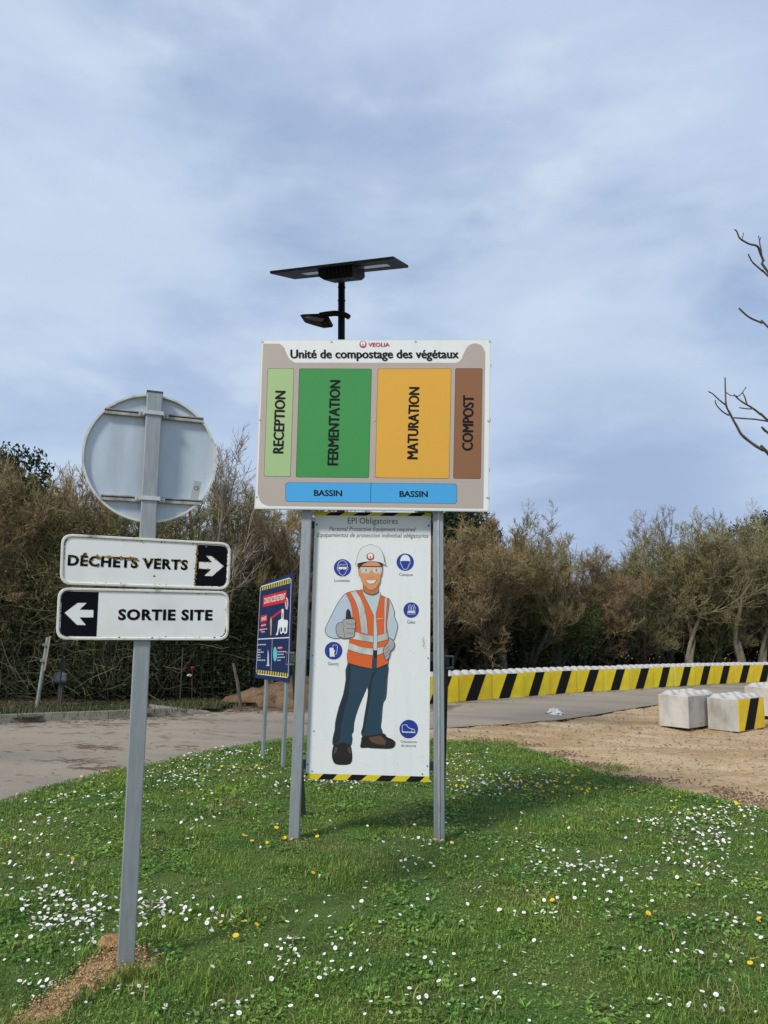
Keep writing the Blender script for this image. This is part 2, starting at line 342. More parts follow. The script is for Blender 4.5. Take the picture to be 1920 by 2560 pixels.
# ------------------------------------------------------------------ ground sheets
def sheet(name, outline, dz, m, centre, rings=26, seg=220, noise_amp=0.03, bumpz=0., kind='structure', jag=6.):
    """a sheet star-shaped about its centre, following the ground, ragged border"""
    cx, cy = centre; O = [(p[0] - cx, p[1] - cy) for p in outline]; n = len(O); V = [(cx, cy, hgt(cx, cy) + dz)]; Fc = []
    for s in range(seg):
        a = 2 * math.pi * s / seg; dx, dy = math.cos(a), math.sin(a); best = 1.
        for i in range(n):
            x1, y1 = O[i - 1]; x2, y2 = O[i]; ex, ey = x2 - x1, y2 - y1; den = dx * ey - dy * ex
            if abs(den) < 1e-9: continue
            t = (x1 * ey - y1 * ex) / den; u = (x1 * dy - y1 * dx) / den
            if t > 0 and -1e-6 <= u <= 1 + 1e-6: best = t
        best += noise_amp * (mnoise.noise(Vector((dx * best * jag, dy * best * jag, 3.3))) + .5 * mnoise.noise(Vector((dx * best * jag * 4, dy * best * jag * 4, 8))))
        for r in range(1, rings + 1):
            f = r / rings; x, y = cx + dx * best * f, cy + dy * best * f; z = hgt(x, y) + dz
            if bumpz: z += bumpz * (1 - f ** 3) * (.6 + .8 * mnoise.noise(Vector((x * 7, y * 7, 0))) + .4 * mnoise.noise(Vector((x * 25, y * 25, 0))))
            if r == rings: z -= dz + .01
            V.append((x, y, z))
        b = 1 + s * rings; b2 = 1 + ((s + 1) % seg) * rings; Fc.append((0, b, b2))
        for r in range(rings - 1): Fc.append((b + r, b + r + 1, b2 + r + 1, b2 + r))
    return tag(mk(name, V, Fc, m, None, smooth=True), kind=kind)
# base terrain: fine near, stretching out to the horizon
xs = np.concatenate([[-2000, -600, -200, -90, -50, -32], np.arange(-22, .3, .35), np.arange(.4, 11.5, .11), np.arange(11.6, 34.01, .35), [45, 70, 120, 260, 700, 2000]])
ys = np.concatenate([[-1500, -300, -80, -30, -12], np.arange(-4, 6.3, .35), np.arange(6.4, 20.5, .11), np.arange(20.6, 44.01, .35), [52, 65, 90, 140, 300, 900, 2500]])
X, Y = np.meshgrid(xs, ys); Z = vh(np.clip(X, -30, 40), np.clip(Y, -10, 50))
RUT = [Vector(p) for p in smoothline([(-.6, 14.2), (1.2, 13.6), (2.8, 12.4), (3.7, 11.0), (4.6, 9.7), (6.0, 8.3), (8.5, 6.6), (12, 5)], 6)]
def rutz(x, y):
    p = Vector((x, y)); best = 9.
    for a, b in zip(RUT[:-1], RUT[1:]):
        e = b - a; t = max(0, min(1, (p - a).dot(e) / e.length_squared)); dv = p - (a + e * t); d_ = dv.length * (1 if e.x * dv.y - e.y * dv.x > 0 else -1)
        if abs(d_) < abs(best): best = d_
    d_ = best + .12 * mnoise.noise(Vector((x * .5, y * .5, 2))); z = 0
    for c_, w_, h_ in ((-.55, .16, .035), (.35, .13, .022), (1.15, .15, .03), (2.0, .12, .018), (2.9, .16, .026)):
        u = (d_ - c_) / w_; z += -h_ * math.exp(-u * u) + h_ * .5 * math.exp(-(u - 1.9) ** 2 * 2) + h_ * .5 * math.exp(-(u + 1.9) ** 2 * 2)
    return z * (.6 + .6 * mnoise.noise(Vector((x, y, 7))))
for i in range(len(ys)):
    for j in range(len(xs)):
        if .4 < xs[j] < 11.5 and 6.4 < ys[i] < 20.5: Z[i, j] += rutz(xs[j], ys[i]) + .012 * mnoise.noise(Vector((xs[j] * 6, ys[i] * 6, 1))) - .008
        x, y = xs[j], ys[i]
        if -22 < x < 34 and 4 < y < 40: Z[i, j] -= .018 + .05 * abs(mnoise.noise(Vector((x * .8, y * .8, 0)))) + .02 * abs(mnoise.noise(Vector((x * 2.5, y * 2.5, 5))))
        else: Z[i, j] -= .02
nx, ny = len(xs), len(ys); I = np.arange(nx * ny).reshape(ny, nx)
tag(mk('dirt_ground', np.column_stack([X.ravel(), Y.ravel(), Z.ravel()]), np.stack([I[:-1, :-1], I[:-1, 1:], I[1:, 1:], I[1:, :-1]], -1).reshape(-1, 4), M_dirt, smooth=True), kind='structure')
# road: far edge and near edge as polylines, resampled together
far = [(-24, 2), (-16, 7.6), (-10.5, 10.9), (-6.34, 13.09), (-5.47, 13.55), (-4.52, 14.05), (-2.97, 15.15), (-1.0, 15.6), (.6, 16.45), (1.73, 17.50), (4.43, 20.1), (8.11, 23.1), (13.14, 26.9), (20, 31.4), (36, 40)]
near = [(-14, -6), (-7.5, 0), (-5.2, 4), (-3.9, 6.6), (-3.45, 7.8), (-2.9, 9.0), (-1.84, 10.9), (-.9, 12.0), (.2, 12.9), (1.15, 13.5), (3.4, 15.3), (6.6, 18.6), (10.8, 21.8), (22, 28.4), (38, 36)]
fs, ns = smoothline(far, 8), smoothline(near, 8); V, Fc = [], []; K = 14
for i, (a, b) in enumerate(zip(fs, ns)):
    for k in range(K + 1):
        t = k / K; j = .0
        if k == K: j = .10 * mnoise.noise(Vector((b[0] * 2.1, b[1] * 2.1, 0))) + .04 * mnoise.noise(Vector((b[0] * 9, b[1] * 9, 0)))
        x = a[0] * (1 - t) + b[0] * t; y = a[1] * (1 - t) + b[1] * t - j; V.append((x, y, hgt(x, y) + (.006 if k < K else -.02)))
    if i:
        for k in range(K): q = (i - 1) * (K + 1) + k; Fc.append((q, q + 1, q + K + 2, q + K + 1))
tag(mk('road', V, Fc, M_road, smooth=True), kind='structure')
LAWN = [(-1.84, 10.95), (-2.38, 10.14), (-2.91, 9.13), (-3.32, 8.25), (-3.58, 7.3), (-3.95, 6), (-4.4, 4), (-4.8, 1), (-5, -3), (0, -3.2), (7, -3), (6.6, 1), (5.6, 4), (4.6, 5.9), (3.78, 7.4), (3.55, 7.92), (3.21, 8.44), (2.76, 9.2), (2.47, 9.99), (2.31, 10.79), (1.87, 11.6), (1.0, 11.85), (.2, 12.2), (-.7, 12.1), (-1.4, 11.6)]
sheet('lawn', LAWN, .02, M_lawnbase, (0, 6), rings=40, seg=300, noise_amp=.09)
# verge behind the kerb
KERB = [gnd(-700, 1850), gnd(-200, 1822), gnd(0, 1809), gnd(160, 1803), gnd(321, 1797), gnd(420, 1791), gnd(500, 1787)]
VERGE = [(-22, 3.5), (-14, 9)] + [(p.x - .02, p.y + .13) for p in KERB] + [(-2.9, 15.5), (-1.4, 16.3), (.6, 17.4), (3.8, 20.6), (7.5, 23.9), (12.5, 27.8), (19.5, 32.6), (34, 41.5), (30, 60), (-10, 60), (-40, 40), (-40, 10)]
V = [(x, y, hgt(x, y) + .10) for x, y in VERGE]
tri = tessellate_polygon([[Vector((x, y, 0)) for x, y in VERGE]])
# gridded verge so that it follows the ground
gx = np.arange(-26, 30, .5); gy = np.arange(4, 48, .5); GX, GY = np.meshgrid(gx, gy); ins = inpoly(GX.ravel() + .25, GY.ravel() + .25, VERGE).reshape(GX.shape)
GZ = vh(GX, GY) + .085 + .05 * np.vectorize(lambda x, y: mnoise.noise(Vector((x, y, 1))))(GX, GY); I = np.arange(GX.size).reshape(GX.shape)
q = np.stack([I[:-1, :-1], I[:-1, 1:], I[1:, 1:], I[1:, :-1]], -1)[ins[:-1, :-1]]
tag(mk('verge', np.column_stack([GX.ravel(), GY.ravel(), GZ.ravel()]), q, M_verge, smooth=True), kind='structure')
# kerb: one stone after another
M_kerb = mat('kerb_concrete', (.23, .215, .18), .9, col2=(.14, .15, .09), scale=5, bump=.6, bscale=50)
kr = thing('kerb', 'low mossy concrete kerb along the far side of the road on the left', 'kerb', KERB[2])
kp = smoothline([tuple(p) for p in KERB], 6); pos = 0; seglen = 1.0; acc = [Vector(kp[0])]
for p in kp[1:]:
    while (Vector(p) - acc[-1]).length >= seglen: acc.append(acc[-1] + (Vector(p) - acc[-1]).normalized() * seglen)
for a, b in zip(acc[:-1], acc[1:]):
    d = (b - a).normalized(); nrm = Vector((-d.y, d.x, 0)); c = (a + b) / 2 + nrm * .08 + Vector((0, 0, .035))
    v, f = box(c, d * ((b - a).length / 2 - .006), nrm * .08, Vector((0, 0, .10)))
    v[5] -= nrm * -.02 * 0
    for i in (1, 3, 5, 7):
        if (v[i] - c).dot(nrm) < 0: v[i] = v[i] + nrm * .025
    mk('kerb_stone', v, f, M_kerb, kr)
a = gnd(395, 1792); b = gnd(530, 1786); d = (b - a).normalized(); nrm = Vector((-d.y, d.x, 0)); M_slab = mat('slab_concrete', (.36, .34, .29), .9, var=.3, scale=7, bump=.4)
c = (a + b) / 2; L = (b - a).length / 2
v, f = box(c + nrm * .35 + Vector((0, 0, .07)), d * L, nrm * .28, Vector((0, 0, .09))); v[5] -= Vector((0, 0, .12)); v[7] -= Vector((0, 0, .12))
tag(mk('concrete_slab', v, f, M_slab), 'pale concrete slab with a sloped end at the end of the kerb', 'slab')

# ------------------------------------------------------------------ metals, paints
M_galv = mat('galvanised_steel', (.33, .365, .385), .5, .4, var=.16, scale=9, stretch=(6, 6, .8), bump=.08, bscale=140)
M_galvd = mat('dull_galvanised', (.20, .225, .225), .6, .45, var=.3, scale=8, stretch=(5, 5, 1))
M_alu = mat('disc_aluminium', (.50, .58, .66), .45, .15, col2=(.40, .47, .54), scale=3.2, stretch=(3, 3, .6), bump=.03, bscale=60)
M_alurim = mat('rim_aluminium', (.62, .63, .60), .5, .3, col2=(.34, .33, .27), scale=14, lo=.52, hi=.75)
M_rail = mat('rail_aluminium', (.42, .42, .38), .55, .4, col2=(.16, .15, .12), scale=18, lo=.4, hi=.75)
M_strap = mat('strap_aluminium', (.6, .62, .62), .45, .5, var=.2, scale=20)
M_darkstrut = mat('strut_green_grey', (.045, .055, .045), .7, .1, var=.35, scale=12)
M_black = mat('print_black', (.009, .009, .011), .6, spec=.15); M_white = mat('board_white', (.71, .74, .74), .45, col2=(.67, .695, .685), scale=5, stretch=(3, 3, .35), lo=.5, hi=.8)
M_plate = mat('plate_white', (.74, .76, .75), .4, col2=(.62, .64, .60), scale=5, lo=.5, hi=.8)
M_plateblk = mat('plate_black', (.005, .006, .010), .6, var=.3, scale=9, spec=.06)
M_platerim = mat('plate_rim', (.62, .62, .57), .5, col2=(.20, .20, .12), scale=11, lo=.56, hi=.74, bump=.1)
M_grime = mat('grime', (.035, .03, .018), .95, var=.4, scale=60)
M_lichen = mat('ochre_lichen', (.36, .235, .045), .95, col2=(.15, .105, .03), scale=70, lo=.4, hi=.6, bump=.6, bscale=180)

# ================================================================== left direction sign
A20 = math.radians(20)
S0 = Plane((*gnd(313, 2432)[:2], 0), A20)
pole_b = S0.q((313, 2432)); pole_t = S0.q((387, 984))
sign = thing('direction_sign', 'post carrying a round sign seen from behind above two white direction plates', 'sign', S0.w((0, -.02)))
pb, pt = S0.w(pole_b), S0.w(pole_t); ax = (pt - pb).normalized(); hx = S0.x * .0405; hn = S0.n * .022
def hollow_post(pb, pt, hx, hn, name, m, parent, deep=.3, th=.003):
    d = (pt - pb).normalized(); r = []
    for s, z in ((1, pb - d * deep), (1, pt)):
        r += [z + hx + hn - (hx.normalized() + hn.normalized()) * 0, z - hx + hn, z - hx - hn, z + hx - hn]
    # bevelled corners
    V, Fc = [], []; bx, bn = hx.normalized() * .005, hn.normalized() * .005
    for z in (pb - d * deep, pt):
        for sx, sn, o in ((1, 1, 0), (1, 1, 1), (-1, 1, 1), (-1, 1, 0), (-1, -1, 0), (-1, -1, 1), (1, -1, 1), (1, -1, 0)):
            c = z + hx * sx + hn * sn; c = c - (bx * sx if o else bn * sn); V.append(c)
    for k in range(8): k2 = (k + 1) % 8; Fc.append((k, k2, 8 + k2, 8 + k))
    Fc += [tuple(range(7, -1, -1)), tuple(range(8, 16))]
    return mk(name, V, Fc, m, parent)
hollow_post(pb, pt, hx, hn, 'pole', M_galv, sign)
cv, cf = box(pt + ax * .004, hx * 1.04, hn * 1.08, ax * .005); mk('pole_cap', cv, cf, mat('cap_dark', (.05, .05, .055), .7), sign)
Z1 = lambda x, y: (120 + x * .30139, 950 + y * .30139)
Z2 = lambda x, y: (120 + x * .30139, 1300 + y * .30139)
# round sign, seen from behind
SD = S0.shift(-.052); c = Vector(SD.q(Z1(855, 650))); rx = abs(SD.q(Z1(1416, 650))[0] - SD.q(Z1(296, 650))[0]) / 2; ry = abs(SD.q(Z1(857, 119))[1] - SD.q(Z1(857, 1180))[1]) / 2
def circ(r1, r2, n=72): return [(c.x + r1 * math.cos(2 * math.pi * k / n), c.y + r2 * math.sin(2 * math.pi * k / n)) for k in range(n)]
v, f = prism(SD, circ(rx - .004, ry - .004), 0, -.003); disc = mk('round_sign', v, f, M_alu, sign); tag(disc, 'bare grey back of the round sign')
n = 72; V = [];
for r, w in ((.0, -.012), (.0, .022), (-.011, .022), (-.013, .001)): V += [SD.w(p, w) for p in circ(rx + r, ry + r)]
Fc = [(j * n + k, j * n + (k + 1) % n, (j + 1) * n + (k + 1) % n, (j + 1) * n + k) for j in range(3) for k in range(n)]
mk('rim', V, Fc, M_alurim, disc)
M_slot = mat('rail_slot', (.02, .02, .018), .9)
for (a, b, sc) in (((470, 262), (1285, 342), ((803, 278), (956, 285))), ((440, 975), (1265, 1020), ((775, 985), (920, 988)))):
    q0, q1 = Vector(SD.q(Z1(*a))), Vector(SD.q(Z1(*b))); d = (q1 - q0).normalized(); nn = Vector((-d.y, d.x)) * .0145
    v, f = prism(SD, [q0 + nn, q0 - nn, q1 - nn, q1 + nn], .026, .001); rl = mk('rail', v, f, M_rail, disc)
    v, f = prism(SD, [q0 + nn * .55, q0 + nn * .05, q1 + nn * .05, q1 + nn * .55], .0268, .0262); mk('rail_slot', v, f, M_slot, disc)
    s = S0.q(Z1(*[(sc[0][i] + sc[1][i]) / 2 for i in (0, 1)])); cc = S0.w(s)
    v, f = boxes([box(cc + S0.n * .027, S0.x * .047, S0.n * .004, S0.y * .0105), box(cc - S0.x * .047 , S0.x * .003, S0.n * .029, S0.y * .0105), box(cc + S0.x * .047, S0.x * .003, S0.n * .029, S0.y * .0105),
                  box(cc - S0.x * .062 - S0.n * .022, S0.x * .014, S0.n * .003, S0.y * .0105), box(cc + S0.x * .062 - S0.n * .022, S0.x * .014, S0.n * .003, S0.y * .0105)])
    st = mk('clamp_strap', v, f, M_strap, disc)
    for sgn in (-1, 1):
        bb = cc + S0.x * .064 * sgn - S0.n * .02; v, f = tube([bb, bb + S0.n * .012], .007, 6); mk('bolt', v, f, M_rail, disc)
v, f = prism(SD, [SD.q(Z1(*p)) for p in ((1213, 833), (1270, 845), (1240, 998), (1180, 985))], .0012, .0004); mk('sticker', v, f, mat('sticker_grey', (.36, .37, .37), .5), disc)
text('CE', SD, Z1(1210, 912), Z1(1250, 917), Z1(1215, 880), M_black, disc, layer=.0018)

def plate(corners, black, arrow, word, wp, side, label):
    PL = S0.shift(.034); C4 = [PL.q(Z2(*p)) for p in corners]; R = .055
    outer = rounded(C4, R); cen = Vector((sum(p[0] for p in C4) / 4, sum(p[1] for p in C4) / 4))
    def inset(d):
        o = []
        for p in C4:
            v = Vector(p) - cen; o.append((cen.x + v.x - math.copysign(d, v.x), cen.y + v.y - math.copysign(d, v.y)))
        return rounded(o, max(.01, R - d * .8))
    i1, i2 = inset(.0135), inset(.016); n = len(outer)
    v, f = prism(PL, i2, 0, -.004); pl = mk('sign_plate', v, f, M_plate, sign); tag(pl, label)
    V = [];
    for loop, w in ((outer, -.03), (outer, .004), (inset(.003), .007), (inset(.011), .007), (i1, .004), (i2, .0)): V += [PL.w(p, w) for p in loop]
    Fc = [(j * n + k, j * n + (k + 1) % n, (j + 1) * n + (k + 1) % n, (j + 1) * n + k) for j in range(5) for k in range(n)]
    mk('rim', V, Fc, M_platerim, pl)
    blk = Print(PL); q = [PL.q(Z2(*p)) for p in black]; ins = inset(.019)
    xs = [p[0] for p in ins]; x_in = q[1][0] if side < 0 else q[0][0]; half = [p for p in ins if (p[0] < x_in if side < 0 else p[0] > x_in)]
    # black field: the rounded end of the face, cut at the dividing line
    ys_ = [p[1] for p in ins]
    if side < 0: poly = [PL.q(Z2(*black[1]))] + sorted([p for p in half if p[1] > cen.y], key=lambda p: -p[0]) + sorted([p for p in half if p[1] <= cen.y], key=lambda p: p[0]) + [PL.q(Z2(*black[2]))]
    else: poly = [PL.q(Z2(*black[0]))] + sorted([p for p in half if p[1] > cen.y], key=lambda p: p[0]) + sorted([p for p in half if p[1] <= cen.y], key=lambda p: -p[0]) + [PL.q(Z2(*black[3]))]
    blk.uv(poly, M_plateblk); blk.up(); blk.poly([Z2(*p) for p in arrow], M_plate); blk.build('arrow_field', pl)
    o, UV, E = text(word, PL, *[Z2(*p) for p in wp], M_plateblk, pl, off=.026, space=1.12, ret=True, bold=.022)
    # lichen and grime clinging to lettering, arrow and rim
    LV, LF, LM = [], [], []
    def blob(p, r, w, m):
        k = rng.integers(5, 8); b = len(LV); a0 = rng.uniform(0, 6); pts = [(p[0] + r * rng.uniform(.6, 1.25) * math.cos(a0 + 2 * math.pi * i / k), p[1] + r * rng.uniform(.5, 1.1) * math.sin(a0 + 2 * math.pi * i / k)) for i in range(k)]
        LV.append(PL.w(p, w + r * .35)); LV.extend(PL.w(x, w) for x in pts)
        for i in range(k): LF.append((b, b + 1 + i, b + 1 + (i + 1) % k)); LM.append(m)
    dense = side > 0
    for a, b in E:
        p, q2 = UV[a], UV[b]; ln = (p - q2).length; k = ln / .009 * (1.0 if dense else .45)
        x = (p.x - UV[0].x)
        for _ in range(int(k + rng.random())):
            t = rng.random(); pp = p.lerp(q2, t) + Vector(rng.normal(0, .0012, 2))
            if dense and mnoise.noise(Vector((pp.x * 9, pp.y * 22, 4))) + (.25 if pp.y > cen.y + .004 else -.22) < -.12: continue
            blob(pp, rng.uniform(.0018, .0052 if dense else .0028), .0012, 0)
    if dense:
        for _ in range(420):
            i = rng.integers(0, len(UV)); pp = UV[i]; u = pp.x - C4[0][0]
            if .17 < u < .40 and pp.y > cen.y + .012: blob(pp + Vector(rng.normal(0, .004, 2)), rng.uniform(.003, .007), .0015, 0)
        for k in range(110):
            t = rng.random(); a, b = (Vector(PL.q(Z2(*black[0]))), Vector(PL.q(Z2(*black[3])))); blob(a.lerp(b, t) + Vector((rng.normal(.001, .002), 0)), rng.uniform(.002, .0055), .001, 0)
        blob(Vector(PL.q(Z2(880, 465))), .006, .001, 0); blob(Vector(PL.q(Z2(1313, 222))), .005, .001, 0)
    aq = [Vector(PL.q(Z2(*p))) for p in arrow]
    for i in range(len(aq)):
        for _ in range(int((aq[i] - aq[i - 1]).length / .012 * (1 if dense else .5))):
            blob(aq[i - 1].lerp(aq[i], rng.random()), rng.uniform(.0015, .005 if dense else .003), .0018, 0)
    for _ in range(420):
        i = rng.integers(0, n); p = Vector(i2[i]).lerp(Vector(i2[(i + 1) % n]), rng.random())
        d = (p - cen); top = mnoise.noise(Vector((p.x * 7, p.y * 7, 9 + side)))
        if top < -.12: continue
        blob(p + Vector(rng.normal(0, .0015, 2)), rng.uniform(.0012, .0042), .0015, 1)
    for p in ((775, 172), (1492, 225), (1500, 375)) if dense else ((862, 980), (590, 973), (1380, 975)): blob(Vector(PL.q(Z2(*p))), .007, .006, 0)
    tag(mk('lichen', LV, LF, [M_lichen, M_grime], pl, LM), kind='stuff')
    return pl
plate(((112, 112), (1521, 190), (1502, 582), (96, 535)), ((1240, 205), (1495, 215), (1490, 552), (1213, 547)),
      ((1252, 347), (1362, 352), (1311, 297), (1357, 300), (1458, 383), (1362, 466), (1297, 463), (1352, 409), (1252, 403)), 'DÉCHETS VERTS', ((163, 373), (1155, 412), (169, 290)), 1, 'upper plate reading DÉCHETS VERTS with arrow to the right, lichen on the letters')
plate(((84, 558), (1505, 592), (1498, 1000), (64, 995)), ((125, 590), (420, 598), (402, 967), (135, 960)),
      ((138, 770), (245, 688), (320, 688), (262, 745), (378, 747), (375, 808), (262, 808), (314, 872), (240, 870)), 'SORTIE SITE', ((583, 826), (1361, 829), (587, 740)), -1, 'lower plate reading SORTIE SITE with arrow to the left')
# spoil round the post
Zs = lambda x, y: gnd(.36166 * x, 2200 + .36166 * y)
sp = [Zs(*p) for p in ((735, 500), (600, 590), (540, 650), (330, 830), (200, 930), (60, 1040), (300, 1060), (480, 1000), (505, 900), (600, 830), (830, 745), (900, 705), (1060, 715), (1130, 600), (1000, 510), (900, 470))]
sheet('spoil_patch', [(p.x, p.y) for p in sp], .022, M_spoil, tuple(Zs(640, 735)[:2]), rings=34, seg=180, noise_amp=.10, bumpz=.022, kind='structure', jag=14)

# ================================================================== main information sign
yaw = math.radians(2.5); B0 = gnd(733, 2103); B1 = gnd(1098, 2103)
MP = Plane((0, 6.28, 0), math.radians(1.2))          # plane of the post centres
ms = thing('information_sign', 'large compost site board and safety notice mounted on two grey posts', 'sign', MP.w((-.1, 0)))
for (pb_, pt_, rnd) in (((735, 2103), (769, 1262), 0), ((1098, 2103), (1095, 1270), 1)):
    a, b = MP.w(MP.q(pb_)), MP.w(MP.q(pt_)); b = b + (b - a).normalized() * 1.25
    o = hollow_post(a, b, MP.x * .041, MP.n * .041, 'post', M_galv, ms)
    if rnd:
        v, f = tube([a + MP.n * .041 - Vector((0, 0, .2)), b + MP.n * .041], .0085, 8); mk('post_ridge', v, f, mat('galvanised_highlight', (.5, .53, .54), .4, .5, var=.2, scale=14), o)  # ridge coloured brighter than the post, painting in its centre highlight
BP = MP.shift(.105); Z3 = lambda x, y: (620 + x * .38577, 620 + y * .38577)
bc = [BP.q(Z3(*p)) for p in ((85, 595), (1575, 592), (1561, 1708), (41, 1690))]
v, f = prism(BP, bc, 0, -.028); board = mk('main_board', v, f, mat('board_edge', (.60, .62, .63), .4, var=.05, scale=3), ms); tag(board, 'large board with coloured panels titled Unité de compostage des végétaux')
M_beige = mat('print_beige', (.42, .365, .32), .45, var=.04, scale=2); M_outl = M_black
pr = Print(BP); pr.layer = .001; pr.poly([Z3(*p) for p in ((92, 601), (1569, 598), (1555, 1702), (48, 1684))], M_white); pr.build('board_face', board)
pr = Print(BP); pr.layer = .0016
pr.poly([Z3(*p) for p in [(98, 620)] + smoothline([(205, 621), (232, 642), (248, 680), (268, 718), (305, 743)], 4) + smoothline([(1345, 744), (1378, 726), (1402, 675), (1428, 635), (1470, 618), (1515, 634), (1538, 680)], 4) + [(1525, 1690), (132, 1672)] + smoothline([(132, 1672), (86, 1650), (62, 1590)], 4)[1:]], M_beige)
pr.build('beige_ground', board)
def panel(c, r, m, name='colour_panel'):
    p = Print(BP); p.layer = .0022; q = rounded([BP.q(Z3(*k)) for k in c], r, 4); p.uv(q, M_outl); p.up()
    cx = sum(k[0] for k in q) / len(q); cy = sum(k[1] for k in q) / len(q); w = max(k[0] for k in q) - cx; h = max(k[1] for k in q) - cy; t = .0026
    p.uv([(cx + (k[0] - cx) * (1 - t / w), cy + (k[1] - cy) * (1 - t / h)) for k in q], m); return p.build(name, board)
panel(((128, 780), (299, 781), (276, 1483), (103, 1480)), .016, mat('print_pale_green', (.345, .49, .225), .45, var=.03, scale=2))
panel(((332, 781), (802, 783), (784, 1490), (310, 1486)), .016, mat('print_green', (.035, .26, .055), .45, var=.04, scale=2))
panel(((841, 783), (1318, 781), (1304, 1495), (823, 1490)), .016, mat('print_orange', (.67, .36, .035), .45, var=.04, scale=2))
panel(((1343, 780), (1520, 780), (1508, 1497), (1330, 1495)), .016, mat('print_brown', (.235, .105, .04), .45, var=.04, scale=2))
panel(((243, 1518), (1355, 1528), (1354, 1658), (242, 1645)), .03, mat('print_sky_blue', (.05, .35, .70), .45, var=.03, scale=2))
pr = Print(BP); pr.layer = .0034; pr.line([Z3(797, 1524), Z3(794, 1651)], M_outl, .0035); pr.build('divider_line', board)
LB = .0040
text('Unité de compostage des végétaux', BP, Z3(277, 714), Z3(1364, 714), Z3(277, 660), M_black, board, bold=.034, layer=LB)
text('RECEPTION', BP, Z3(228, 1330), Z3(243, 930), Z3(163, 1328), M_black, board, bold=.036, layer=LB)
text('FERMENTATION', BP, Z3(582, 1407), Z3(598, 860), Z3(516, 1406), M_black, board, bold=.036, layer=LB)
text('MATURATION', BP, Z3(1098, 1367), Z3(1110, 905), Z3(1032, 1366), M_black, board, bold=.036, layer=LB)
text('COMPOST', BP, Z3(1455, 1312), Z3(1462, 957), Z3(1388, 1311), M_black, board, bold=.036, layer=LB)
text('BASSIN', BP, Z3(429, 1606), Z3(608, 1608), Z3(429, 1569), M_black, board, bold=.034, layer=LB)
text('BASSIN', BP, Z3(983, 1612), Z3(1163, 1614), Z3(983, 1575), M_black, board, bold=.034, layer=LB)
M_red = mat('print_red', (.42, .02, .03), .45)
text('VEOLIA', BP, Z3(780, 639), Z3(917, 639), Z3(780, 615), M_red, board, bold=.03, layer=LB)
def logo(P, cxy, r, parent, lay, name='logo'):
    l = Print(P); l.layer = lay; l.ell(cxy, r, r, M_red); l.up(); l.ell((cxy[0], cxy[1] - r * .16), r * .68, r * .70, M_white); l.up(); l.ell((cxy[0], cxy[1] + r * .05), r * .2, r * .2, M_red, 12); l.up(); l.poly([(cxy[0] - r * .16, cxy[1] + r * .12), (cxy[0] + r * .16, cxy[1] + r * .12), (cxy[0], cxy[1] + r * .55)], M_red); return l.build(name, parent)
logo(BP, Z3(745, 625), 23 * .3858, board, .0030)
M_screw = mat('screw', (.55, .56, .57), .35, .6)
for p in ((93, 606), (540, 606), (1085, 606), (1565, 604), (77, 1112), (818, 1117), (1556, 1120), (55, 1612), (1549, 1617)):
    q_ = BP.q(Z3(*p)); v, f = tube([BP.w(q_, .0022), BP.w(q_, .006)], .008, 8); mk('screw', v, f, M_screw, board)
for y in (760, 1115, 1435, 1620):
    q_ = BP.q(Z3(1572 - (y - 592) * .0125, y)); v, f = box(BP.w(q_, -.016) + BP.x * .004, BP.x * .005, BP.n * .008, BP.y * .014); mk('edge_clip', v, f, M_galvd, board)
# rails behind the boards
PP = MP.shift(-.03)                                  # face of the lower board, set back behind the posts
Z4 = lambda x, y: (740 + x * .22905, 1260 + y * .22905)
Z5 = lambda x, y: (740 + x * .22905, 1600 + y * .22905)
def crossrail(y, x0, x1, off, m, h=.045, dp=.02):
    PR = MP.shift(off); a, b = PR.w(PR.q((x0, y))), PR.w(PR.q((x1, y + .017 * (x1 - x0)))); v, f = box((a + b) / 2, (b - a) / 2, PR.n * dp, PR.y * h); return mk('cross_rail', v, f, m, ms)
crossrail(1312, 765, 1088, -.1, M_darkstrut, .03)
crossrail(1636, 742, 1110, -.1, M_galvd, .036)
crossrail(1909, 742, 1108, -.1, M_galvd, .036)
for y in (930, 1210): crossrail(y, 690, 1190, .058, M_galvd, .03, .014)
# rear beam and struts down to the ground
PRR = MP.shift(-.17); a, b = PRR.w(PRR.q((727, 1646))), PRR.w(PRR.q((1122, 1655))); v, f = box((a + b) / 2, (b - a) / 2, PRR.n * .03, PRR.y * .05); rb = mk('rear_beam', v, f, M_darkstrut, ms)
for e, s in ((a, -1), (b, 1)):
    v, f = boxes([box(e + PRR.x * .004 * s + PRR.y * .047, PRR.x * .035, PRR.n * .034, PRR.y * .006), box(e + PRR.x * .004 * s - PRR.y * .047, PRR.x * .035, PRR.n * .034, PRR.y * .006), box(e + PRR.x * .033 * s, PRR.x * .002, PRR.n * .034, PRR.y * .047)]); mk('clamp', v, f, M_galvd, rb)
for e, foot in ((a + PRR.x * .03 - PRR.y * .05, gnd(759, 2045)), (b - PRR.x * .028 - PRR.y * .05, gnd(1104, 2045))):
    v, f = box((e + foot) / 2, MP.x * .022, MP.n * .03, (e - foot) / 2 * 1.03); mk('strut', v, f, M_darkstrut, ms)
